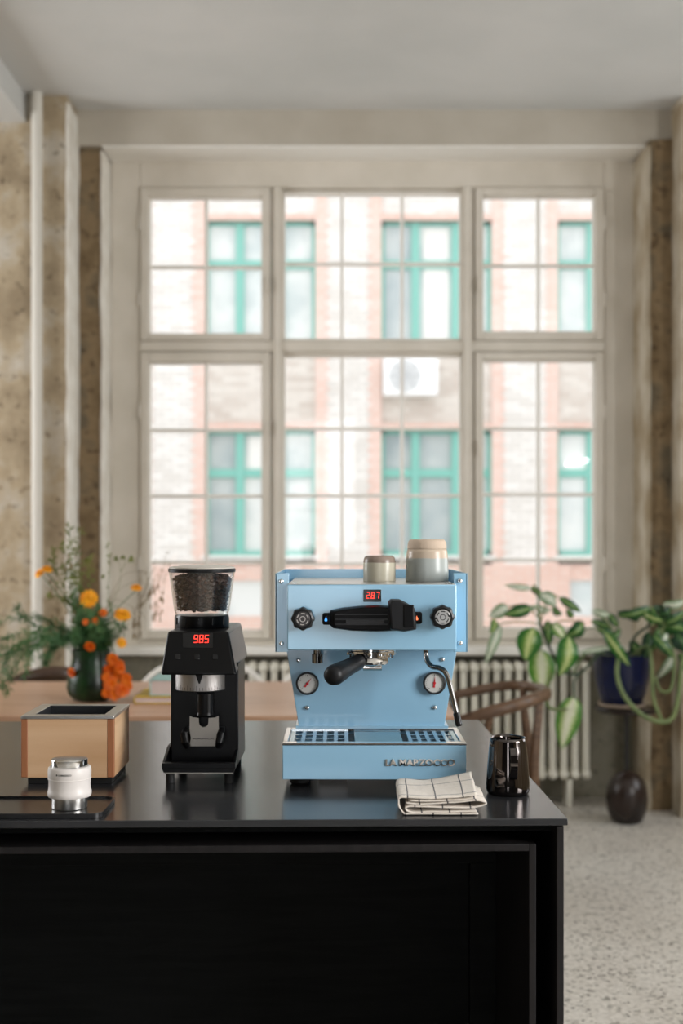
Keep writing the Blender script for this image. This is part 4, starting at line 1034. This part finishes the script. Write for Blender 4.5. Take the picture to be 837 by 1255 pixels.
cloth_strip(bm, [tp(500, 981.6), tp(530, 981.8), tp(560, 981), tp(584, 978)], TW+.001, TW+.132, .011, .004, lambda x, t: .004*t+max(0, x-.14)*.10*t)
o = obj('cloth', bm, M_towel, tw, angle=80)
sm = o.modifiers.new('thick', 'SOLIDIFY'); sm.thickness = .0022; sm.offset = 0

# ================================================================== FLOWERS ON THE TABLE
VY = 4.66; vcx = X(112, VY)
M_vase = mat('green_vase', srgb(24, 58, 26), .3, spec=.4, col2=srgb(12, 26, 14), scale=14)
M_stem = mat('stem_green', srgb(78, 104, 58), .6)
M_leafg = mat('feathery_green', srgb(100, 140, 88), .6, col2=srgb(54, 98, 56), scale=9)
M_leafy = mat('yellow_green_leaf', srgb(128, 134, 62), .6, col2=srgb(96, 110, 50), scale=9)
M_dry = mat('dry_seed', srgb(140, 120, 84), .8, col2=srgb(112, 92, 60), scale=20)
M_orange = mat('marigold_orange', srgb(238, 146, 14), .6, col2=srgb(246, 184, 30), scale=30)
M_deep = mat('marigold_deep', srgb(234, 124, 12), .6, col2=srgb(222, 96, 10), scale=30)
vs_ = thing('flower_vase', 'dark green glass vase holding wild flowers on the oak table', 'vase', (vcx, VY, .75))
bm = B()
zz = lambda p: Z(p, VY)
lathe(bm, [(.050, .7505), (.066, .756), (.086, .775), (.094, .80), (.088, .845), (.076, .885), (.071, .915), (.074, .945), (.070, .946), (.064, .915)], (vcx, VY, 0), 'Z', 40, True, True)
obj('vase_body', bm, M_vase, vs_, angle=60)
rng = random.Random(11)
MOUTH = Vector((vcx, VY, .948))
def leaflet(bm, p, d, l, w_, up=Vector((0, 0, 1))):
    d = d.normalized(); s = d.cross(Vector((rng.uniform(-1, 1), rng.uniform(-1, 1), rng.uniform(.2, 1))))
    if s.length < .01: s = Vector((1, 0, 0))
    s.normalize(); n_ = s.cross(d)*w_*.3
    a, b, c, e = p, p+d*l*.5+s*w_*.5, p+d*l, p+d*l*.5-s*w_*.5
    vs = [bm.verts.new(q) for q in (a, b+n_, c, e+n_, p+d*l*.5-n_)]
    bm.faces.new((vs[0], vs[1], vs[4])); bm.faces.new((vs[1], vs[2], vs[4])); bm.faces.new((vs[2], vs[3], vs[4])); bm.faces.new((vs[3], vs[0], vs[4]))
def spray(bm, P, rad, n, l, w_, droop=0, bias=None):
    Q = spline([tuple(p) for p in P], 8); tube(bm, Q, [rad*(1-.6*i/(len(Q)-1)) for i in range(len(Q))], 5)
    for k in range(n):
        i = rng.randrange(len(Q)//4, len(Q)-1) if n > 3 else len(Q)-2; a = Vector(Q[i]); t = (Vector(Q[i+1])-a)
        if t.length < 1e-6: continue
        d = (t.normalized()*.7+Vector((rng.uniform(-1, 1), rng.uniform(-1, 1), rng.uniform(-1, 1)-droop))).normalized()
        leaflet(bm, a, d, l*rng.uniform(.6, 1.2), w_*rng.uniform(.7, 1.2))
def path(*pp):   # points given as (px,py,dY)
    return [MOUTH+Vector((rng.uniform(-.04, .04), rng.uniform(-.04, .04), -.02))]+[pt(x, y, VY+dy) for x, y, dy in pp]
bm = B()
for pp in (((90, 775, .1), (60, 770, .15), (25, 790, .2), (8, 825, .2)), ((85, 780, 0), (55, 778, -.05), (30, 775, -.1), (5, 782, -.1)), ((85, 790, -.1), (60, 785, -.15), (38, 800, -.2), (30, 830, -.2)),
           ((70, 775, .05), (40, 765, .1), (20, 745, .1)), ((60, 790, 0), (30, 800, 0), (12, 830, 0), (8, 850, 0)), ((90, 780, 0), (70, 790, 0), (50, 805, -.1)), ((75, 780, .1), (40, 790, .1), (15, 800, .1), (-10, 805, .1)),
           ((80, 770, .1), (60, 760, .1), (35, 755, .1), (-5, 762, .1)), ((75, 785, -.1), (55, 780, -.1), (28, 790, -.1), (0, 795, -.1)), ((85, 785, 0), (70, 785, 0), (62, 800, 0), (55, 812, 0)), ((60, 780, .0), (20, 790, 0), (5, 815, 0), (2, 840, 0))):
    spray(bm, path(*pp), .0018, 190, .034, .0036, .25)
for k in range(56):
    x = 114+rng.gauss(0, 15); y = 762+rng.uniform(-22, 22); spray(bm, path(((112+x)/2, 790, rng.uniform(-.06, .06)), (x, y, rng.uniform(-.12, .12))), .0018, 80, .034, .0044)
for k in range(14):
    x = rng.uniform(86, 100); y = rng.uniform(700, 745); spray(bm, path((100, 775, 0), (x, y, rng.uniform(-.1, .1))), .0016, 34, .03, .004)
f1 = obj('feathery_foliage', bm, M_leafg, None, smooth=False); tag(f1, 'fine feathery green foliage spilling from the vase', 'foliage', None, 'stuff')
bm = B()
for pp in (((100, 740, 0), (92, 700, 0), (86, 664, 0), (84, 645, 0)), ((105, 740, 0), (98, 700, .05), (95, 670, .05), (98, 650, .05)), ((95, 750, 0), (78, 720, 0), (66, 690, 0), (64, 672, 0)), ((112, 745, 0), (110, 700, 0), (108, 682, 0)),
           ((100, 750, 0), (80, 735, 0), (60, 728, 0)), ((95, 740, 0), (84, 712, 0), (78, 690, 0)), ((100, 730, 0), (90, 705, 0), (82, 680, 0), (76, 668, 0))):
    spray(bm, path(*pp), .0014, 46, .030, .008, .5)
spray(bm, path((135, 745, 0), (147, 715, 0), (148, 700, 0), (160, 684, 0)), .0010, 0, .02, .01)
spray(bm, path((130, 750, 0), (133, 715, 0), (134, 690, 0), (132, 668, 0)), .0016, 8, .022, .009)
for x, y in ((160.5, 683), (161, 680), (143, 681), (151, 680), (128, 703), (141, 681)):
    for k in range(2): leaflet(bm, pt(x, y, VY), Vector((rng.uniform(-.6, .6), -.1, -1)), .024, .014)
spray(bm, [pt(148, 701, VY), pt(146, 690, VY), pt(143, 682, VY)], .0007, 0, .02, .01); spray(bm, [pt(148, 701, VY), pt(153, 690, VY), pt(152, 681, VY)], .0007, 0, .02, .01)
f2 = obj('leafy_sprigs', bm, M_leafy, None, smooth=False); tag(f2, 'thin upright sprigs with small yellow-green leaves above the vase', 'foliage', None, 'stuff')
bm = B()
for (sx, sy, ex, ey) in ((140, 728, 170, 712), (150, 706, 190, 704), (140, 735, 168, 748)):
    P_ = path((125, 765, 0), (sx, sy, 0), (ex, ey, 0), (ex+12, ey+12, 0)); spray(bm, P_, .0010, 0, .01, .01)
for k in range(34):
    x = rng.choice((rng.uniform(180, 203), rng.uniform(163, 173), rng.uniform(183, 200))); y = rng.uniform(715, 760) if x > 178 else rng.uniform(755, 782)
    ball(bm, pt(x, y, VY+rng.uniform(-.06, .06)), .006, 1, (.55, .55, rng.uniform(1.6, 2.6)))
    p0 = pt(x, y-6, VY)
    tube(bm, [p0, p0+Vector((rng.uniform(-.02, .02), 0, .035))], .0006, 4)
for k in range(26):
    x = rng.uniform(56, 98); y = rng.uniform(680, 770); ball(bm, pt(x, y, VY+rng.uniform(-.1, .1)), .006, 1, (.6, .6, rng.uniform(1.4, 2.4)))
    p0 = pt(x, y-3, VY); tube(bm, [p0, p0+Vector((rng.uniform(-.03, .03), 0, .03))], .0007, 4)
for k in range(10):
    x0 = rng.uniform(172, 205); spray(bm, [pt(170+rng.uniform(-4, 4), 745, VY), pt(x0-6, 715, VY), pt(x0+4, 672+rng.uniform(0, 24), VY+.1)], .0007, 6, .02, .003)
f3 = obj('dry_seed_sprigs', bm, M_dry, None, smooth=False); tag(f3, 'dry brown seed-pod sprigs arching from the vase towards the grinder', 'foliage', None, 'stuff')
def bloom(bm, c, r, face, layers=4, npet=16):
    q = face.normalized().to_track_quat('Z', 'Y')
    for L_ in range(layers):
        t = L_/max(1, layers-1); rr = r*(1-.62*t); tilt = .15+1.05*t
        for i in range(npet-2*L_):
            a = 2*PI*(i+.5*(L_ % 2))/(npet-2*L_)+rng.uniform(-.1, .1)
            u = Vector((math.cos(a), math.sin(a), 0)); v = Vector((-u.y, u.x, 0)); d = u*math.cos(tilt)+Vector((0, 0, 1))*math.sin(tilt)
            w_ = rr*.42; b0 = u*r*.08*L_*0+Vector((0, 0, r*.08*L_))
            pts = [b0-v*w_*.2, b0+v*w_*.2, b0+d*rr*.6+v*w_*.55, b0+d*rr+v*w_*.25-Vector((0, 0, r*.08)), b0+d*rr-v*w_*.25-Vector((0, 0, r*.08)), b0+d*rr*.6-v*w_*.55]
            vs = [bm.verts.new(c+q @ p_) for p_ in pts]
            bm.faces.new((vs[0], vs[1], vs[2], vs[5])); bm.faces.new((vs[2], vs[3], vs[4], vs[5]))
FL = [(109, 734, 11.5, 'large open orange marigold above the vase', M_orange, (0, -1, .35)), (150, 754, 10.5, 'orange marigold at the right of the bunch', M_orange, (.3, -.8, .8)),
      (49, 703, 7.5, 'yellow-orange marigold at the far left of the bunch', M_orange, (-.5, -.6, .6)), (58, 698, 7, 'yellow-orange marigold touching the far left one', M_orange, (.4, -.5, .9)),
      (167, 721, 7.5, 'small yellow marigold highest on the right of the bunch', M_orange, (.2, -.5, 1)), (149, 788, 6.5, 'small orange marigold low beside the vase mouth', M_orange, (.5, -.9, .2)),
      (126, 751, 5.5, 'tiny orange bud right below the large open marigold', M_deep, (.2, -.9, .4)), (105, 762, 4.5, 'tiny orange bud below and left among the feathery green', M_deep, (-.2, -.9, .3)),
      (117, 761, 5, 'tiny orange bud in the middle of the feathery green', M_deep, (0, -.9, .3)), (110, 792, 7, 'deep orange marigold drooping at the vase mouth', M_deep, (0, -.8, -.4)),
      (88, 824, 6.5, 'deep orange marigold hanging against the left of the vase', M_deep, (-.5, -.8, -.2))]
for x, y, r, lab, m, fd in FL:
    dy = -.09 if y > 725 else -.02
    if (x, y) == (88, 824): dy = -.07
    c = pt(x, y, VY+dy)
    f = thing('marigold', lab, 'flower', tuple(c), 0, 'marigolds in the vase')
    bm = B(); bloom(bm, c, r*VY/F, Vector(fd), 4 if r > 6 else 3); obj('blossom', bm, m, f, smooth=False)
    bm = B(); mid = (c+MOUTH)/2+Vector((0, 0, .02))
    if y > 785: mid = c+Vector((0, .02, .04))
    tube(bm, spline([tuple(MOUTH+Vector((0, 0, -.02))), tuple(mid), tuple(c-Vector(fd).normalized()*.01)], 6), .0018, 6); obj('stem', bm, M_stem, f)
# the heavy orange cluster hanging down at the right of the vase
cl = thing('marigold_cluster', 'dense deep orange flower cluster hanging down right side of the vase', 'flower', tuple(pt(144, 850, VY-.05)))
bm = B(); tube(bm, spline([tuple(MOUTH), tuple(pt(134, 790, VY-.06)), tuple(pt(143, 815, VY-.07)), tuple(pt(146, 845, VY-.06))], 6), .003, 6); obj('stem', bm, M_stem, cl)
for x, y, r in ((138, 808, 8), (146, 815, 7), (134, 820, 8), (145, 828, 9), (154, 832, 8), (136, 838, 10), (150, 845, 10), (140, 850, 9), (131, 849, 7), (156, 841, 7), (147, 820, 7), (130, 830, 6)):
    bm = B(); c = pt(x, y, VY-.07+rng.uniform(-.03, .02)); bloom(bm, c, r*VY/F, Vector((rng.uniform(-.5, .6), -.9, rng.uniform(-.5, .3))), 4, 14); obj('blossom', bm, M_deep, cl, smooth=False)

# ================================================================== STOOL, POT AND PLANT
SY = 5.90; scx = X(768, SY)
M_turn = mat('dark_turned_wood', srgb(46, 35, 30), .25, col2=srgb(32, 24, 20), scale=6)
M_iron = mat('dark_iron', (.02, .02, .02, 1), .4, metal=.3)
st = thing('pedestal_stool', 'round dark pedestal with thin stem and ball foot beside the radiator', 'stool', (scx, SY, 0))
bm = B(); zc = Z(970, SY); rb = .099
P_ = [(.055, .0), (.075, .012), (.094, .06), (.1, .115), (.094, .17), (.075, .212), (.05, .236), (.03, .244), (.018, .25)]
lathe(bm, P_, (scx, SY, 0), 'Z', 40); obj('ball_foot', bm, M_turn, st, angle=60)
zt = Z(866, SY)
bm = B(); cyl(bm, (scx, SY, 0), .0105, .245, zt-.02, seg=14); obj('stem', bm, M_iron, st)
bm = B(); cyl(bm, (scx, SY, 0), .154, zt-.022, zt, seg=48); obj('stool_top', bm, M_turn, st, bev=.005)
M_sau = mat('saucer_beige', srgb(188, 168, 148), .6)
bm = B(); pcx2 = X(762, SY)
lathe(bm, [(.088, zt+.0005), (.108, zt+.006), (.114, zt+.020), (.110, zt+.020), (.100, zt+.010)], (pcx2, SY, 0), 'Z', 40)
sau = obj('saucer', bm, M_sau); tag(sau, 'beige saucer under the blue flower pot', 'saucer')
M_pot = mat('cobalt_glaze', srgb(11, 22, 62), .2, spec=.5, col2=srgb(7, 14, 42), scale=6)
M_soil = mat('potting_soil', (.03, .02, .014, 1), .95, bump=.8, bscale=80)
pl_ = thing('potted_plant', 'variegated trailing dumb cane in a cobalt blue pot', 'plant', (pcx2, SY, zt+.012))
z0 = zt+.0125; z1 = Z(801, SY)
bm = B(); lathe(bm, [(.078, z0), (.092, z0+.004), (.112, z0+.05), (.127, z0+.12), (.134, z0+.19), (.135, z1), (.129, z1), (.126, z1-.03)], (pcx2, SY, 0), 'Z', 48); obj('pot', bm, M_pot, pl_, angle=50)
bm = B(); cyl(bm, (pcx2, SY, 0), .1265, z1-.05, z1-.022, seg=32); obj('soil', bm, M_soil, pl_)
def leaf_mat(name, edge, mid, cen, w_=.5):
    m = mat(name, edge, .26, spec=.6)
    nt = m.node_tree; N = nt.nodes; L = nt.links; p = N['Principled BSDF']
    uv = N.new('ShaderNodeUVMap'); s = N.new('ShaderNodeSeparateXYZ'); L.new(uv.outputs[0], s.inputs[0])
    ab = N.new('ShaderNodeMath'); ab.operation = 'ABSOLUTE'; L.new(s.outputs['X'], ab.inputs[0])
    mp = N.new('ShaderNodeMapping'); mp.inputs['Scale'].default_value = (4, 20, 1); L.new(uv.outputs[0], mp.inputs[0])
    n = N.new('ShaderNodeTexNoise'); n.inputs['Scale'].default_value = 1.1; n.inputs['Detail'].default_value = 6; n.inputs['Roughness'].default_value = .7; L.new(mp.outputs[0], n.inputs['Vector'])
    ad = N.new('ShaderNodeMath'); ad.operation = 'MULTIPLY_ADD'; ad.inputs[1].default_value = 1.3; L.new(n.outputs['Fac'], ad.inputs[0]); L.new(ab.outputs[0], ad.inputs[2])
    dv = N.new('ShaderNodeMath'); dv.operation = 'DIVIDE'; dv.inputs[1].default_value = 1.6; L.new(ad.outputs[0], dv.inputs[0]); ad = dv
    L.new(ramp(N, L, ad.outputs[0], [(.0, cen), ((.70+w_*.3)/1.6, cen), ((.92+w_*.35)/1.6, mid), ((1.16+w_*.35)/1.6, edge)]), p.inputs['Base Color'])
    p.inputs['Subsurface Weight'].default_value = 0
    tr_ = N.new('ShaderNodeBsdfTranslucent'); mx = N.new('ShaderNodeMixShader'); mx.inputs[0].default_value = .38
    L.new(ramp(N, L, ad.outputs[0], [(.0, cen), ((.70+w_*.3)/1.6, cen), ((.92+w_*.35)/1.6, mid), ((1.16+w_*.35)/1.6, edge)]), tr_.inputs['Color'])
    out = N['Material Output']; L.new(p.outputs[0], mx.inputs[1]); L.new(tr_.outputs[0], mx.inputs[2]); L.new(mx.outputs[0], out.inputs['Surface'])
    return m
LG = leaf_mat('leaf_green', srgb(40, 84, 42), srgb(74, 118, 56), srgb(150, 176, 110), .0)
LC = leaf_mat('leaf_cream', srgb(82, 140, 52), srgb(186, 206, 130), srgb(240, 242, 214), .5)
LM = leaf_mat('leaf_mixed', srgb(50, 112, 44), srgb(126, 164, 78), srgb(206, 216, 150), .2)
LD = leaf_mat('leaf_dark', srgb(28, 60, 38), srgb(44, 84, 46), srgb(80, 116, 66), .0)
LP = leaf_mat('leaf_pale', srgb(120, 150, 110), srgb(190, 206, 180), srgb(228, 232, 216), .5)
def leaf(b, t, wpx, m, Y=5.6, bow=.03, dY=0.0, roll=0.0, side=0):
    p0 = pt(b[0], b[1], Y); p1 = pt(t[0], t[1], Y+dY); d = p1-p0; l = d.length; d.normalize()
    view = Vector((0, 1, 0)); s = d.cross(view); s.normalize(); nrm = s.cross(d).normalized()
    if nrm.y > 0: nrm = -nrm
    q = Matrix.Rotation(roll, 3, d); s = q @ s; nrm = q @ nrm
    w_ = wpx*Y/F/2/max(.3, math.cos(roll))
    bm = B(); uvl = bm.loops.layers.uv.verify(); n = 12; G = []
    for i in range(n+1):
        t_ = i/n; wd = w_*(math.sin(PI*min(1, t_**.72))**.8 if 0 < t_ < 1 else 0)*(1.0 if t_ < .5 else 1)
        wd = w_*max(0, (math.sin(PI*t_**.75)))**.75
        c = p0+d*l*t_+nrm*bow*math.sin(PI*t_)+s*side*math.sin(PI*t_)
        row = []
        for k in range(-2, 3):
            u = k/2; rip = .06*w_*math.sin(9*t_*PI+k)*(abs(u))
            row.append((bm.verts.new(c+s*wd*u+nrm*(-abs(u)**1.3*wd*.35+rip)), u, t_))
        G.append(row)
    for A, Q in zip(G, G[1:]):
        for k in range(4):
            f = bm.faces.new((A[k][0], A[k+1][0], Q[k+1][0], Q[k][0]))
            for lp, (_, u, v) in zip(f.loops, (A[k], A[k+1], Q[k+1], Q[k])): lp[uvl].uv = (u, v)
    o = obj('leaf', bm, m, pl_, angle=70)
    return o
LE = [((651.5, 745), (617, 754), 17, LG), ((651, 721), (617.5, 717), 8, LP), ((650, 720), (664, 735), 9, LG), ((654, 769), (644, 810), 31, LM), ((662, 796), (664, 850), 33, LC),
      ((697, 779), (685, 829), 29, LM), ((704, 853), (688.5, 918), 30, LC), ((685, 732), (712.5, 750), 11, LG), ((715, 762), (692, 780), 19, LG), ((671, 760), (672.5, 793), 13, LG),
      ((678, 765), (691, 782), 15, LC), ((613, 764), (595, 813), 13, LP), ((622, 742), (599, 756), 17, LP), ((662, 728), (682, 742), 17, LP), ((677, 743), (689, 753), 9, LG), ((702, 757), (694, 746), 9, LG),
      ((605, 758), (600, 776), 11, LM), ((655, 742), (676, 747), 10, LP), ((640, 748), (660, 742), 8, LP),
      ((798, 745), (755, 755), 14, LG), ((740, 773), (772, 817), 14, LM), ((746, 752), (758, 769), 11, LG), ((725, 748), (748, 754), 9, LP), ((724, 761), (751, 770), 10, LG), ((709, 800), (760, 794), 7, LP),
      ((812, 741), (842, 735), 12, LP), ((804, 762), (842, 772), 24, LG), ((828, 776), (842, 800), 26, LD), ((797, 743), (800, 768), 12, LC), ((795, 774), (787, 812), 17, LD), ((818, 776), (804, 792), 11, LP),
      ((826, 803), (804, 832), 12, LP), ((812, 748), (800, 742), 12, LD), ((772, 785), (790, 808), 14, LG), ((760, 770), (742, 790), 9, LG), ((822, 745), (804, 752), 14, LD), ((784, 760), (756, 750), 12, LD),
      ((806, 770), (798, 800), 10, LG), ((836, 760), (850, 775), 20, LD),
      ((815, 765), (840, 748), 16, LG), ((800, 778), (826, 806), 15, LG), ((832, 800), (842, 826), 12, LG), ((752, 778), (730, 770), 10, LG), ((820, 790), (842, 782), 16, LM), ((786, 750), (812, 760), 12, LM)]
for i, (b, t, w_, m) in enumerate(LE):
    leaf(b, t, w_, m, 5.62+.05*((i*7) % 5) if b[0] < 720 else 5.72+.05*((i*3) % 5), .02+.012*(i % 3), 0.0, .25*math.sin(i*2.3), .006*math.sin(i*1.7))
M_pst = mat('plant_stem', srgb(84, 104, 58), .5, col2=srgb(120, 134, 84), scale=12)
M_pst2 = mat('plant_stem_dark', srgb(44, 62, 38), .5)
def stem(pts, r, m=M_pst):
    bm = B(); Q = spline([tuple(pt(*p)) for p in pts], 6); tube(bm, Q, r, 9); obj('stem', bm, m, pl_, angle=80)
stem([(762, 806, 5.88), (752, 798, 5.78), (735, 801, 5.74), (722, 815, 5.72), (710, 825, 5.72), (697, 826, 5.7), (686, 815, 5.7), (674, 795, 5.7), (664, 770, 5.7), (660, 750, 5.7)], .0065, M_pst2)
stem([(712, 823, 5.72), (704, 835, 5.68), (704, 856, 5.66)], .006, M_pst2)
stem([(694, 869, 5.7), (684, 870, 5.72), (672, 866, 5.74), (670, 850, 5.74), (676, 825, 5.72)], .008)
stem([(760, 806, 5.9), (740, 803, 5.86), (722, 798, 5.8), (709, 812, 5.78), (703, 826, 5.76)], .006)
stem([(765, 806, 5.86), (762, 796, 5.76), (757, 812, 5.70), (757, 832, 5.68), (767, 856, 5.66), (788, 877, 5.66), (811, 885, 5.68), (825, 878, 5.7), (832, 850, 5.72), (835, 815, 5.75), (842, 795, 5.8)], .0110)
stem([(772, 806, 5.86), (792, 792, 5.76), (798, 806, 5.72), (800, 850, 5.7), (806, 872, 5.69), (812, 884, 5.69)], .0085)
stem([(803, 830, 5.72), (808, 845, 5.71), (818, 848, 5.71), (824, 838, 5.72), (826, 805, 5.74), (818, 785, 5.76), (806, 770, 5.78)], .007)
stem([(770, 806, 5.9), (778, 780, 5.88), (796, 765, 5.85), (798, 746, 5.82)], .007, M_pst2)
stem([(768, 806, 5.9), (756, 785, 5.85), (745, 765, 5.82), (738, 757, 5.8)], .006)
stem([(776, 806, 5.9), (800, 790, 5.86), (815, 765, 5.84), (814, 744, 5.82)], .007)
for a, b in (((662, 765), (653, 746)), ((662, 765), (686, 733)), ((663, 768), (651, 722)), ((664, 772), (697, 780)), ((663, 760), (622, 744)), ((664, 765), (614, 764)), ((700, 785), (740, 772)), ((668, 790), (662, 797)), ((664, 770), (716, 763))):
    stem([(a[0], a[1], 5.7), ((a[0]+b[0])/2, min(a[1], b[1])-2, 5.68), (b[0], b[1], 5.64)], .0032)
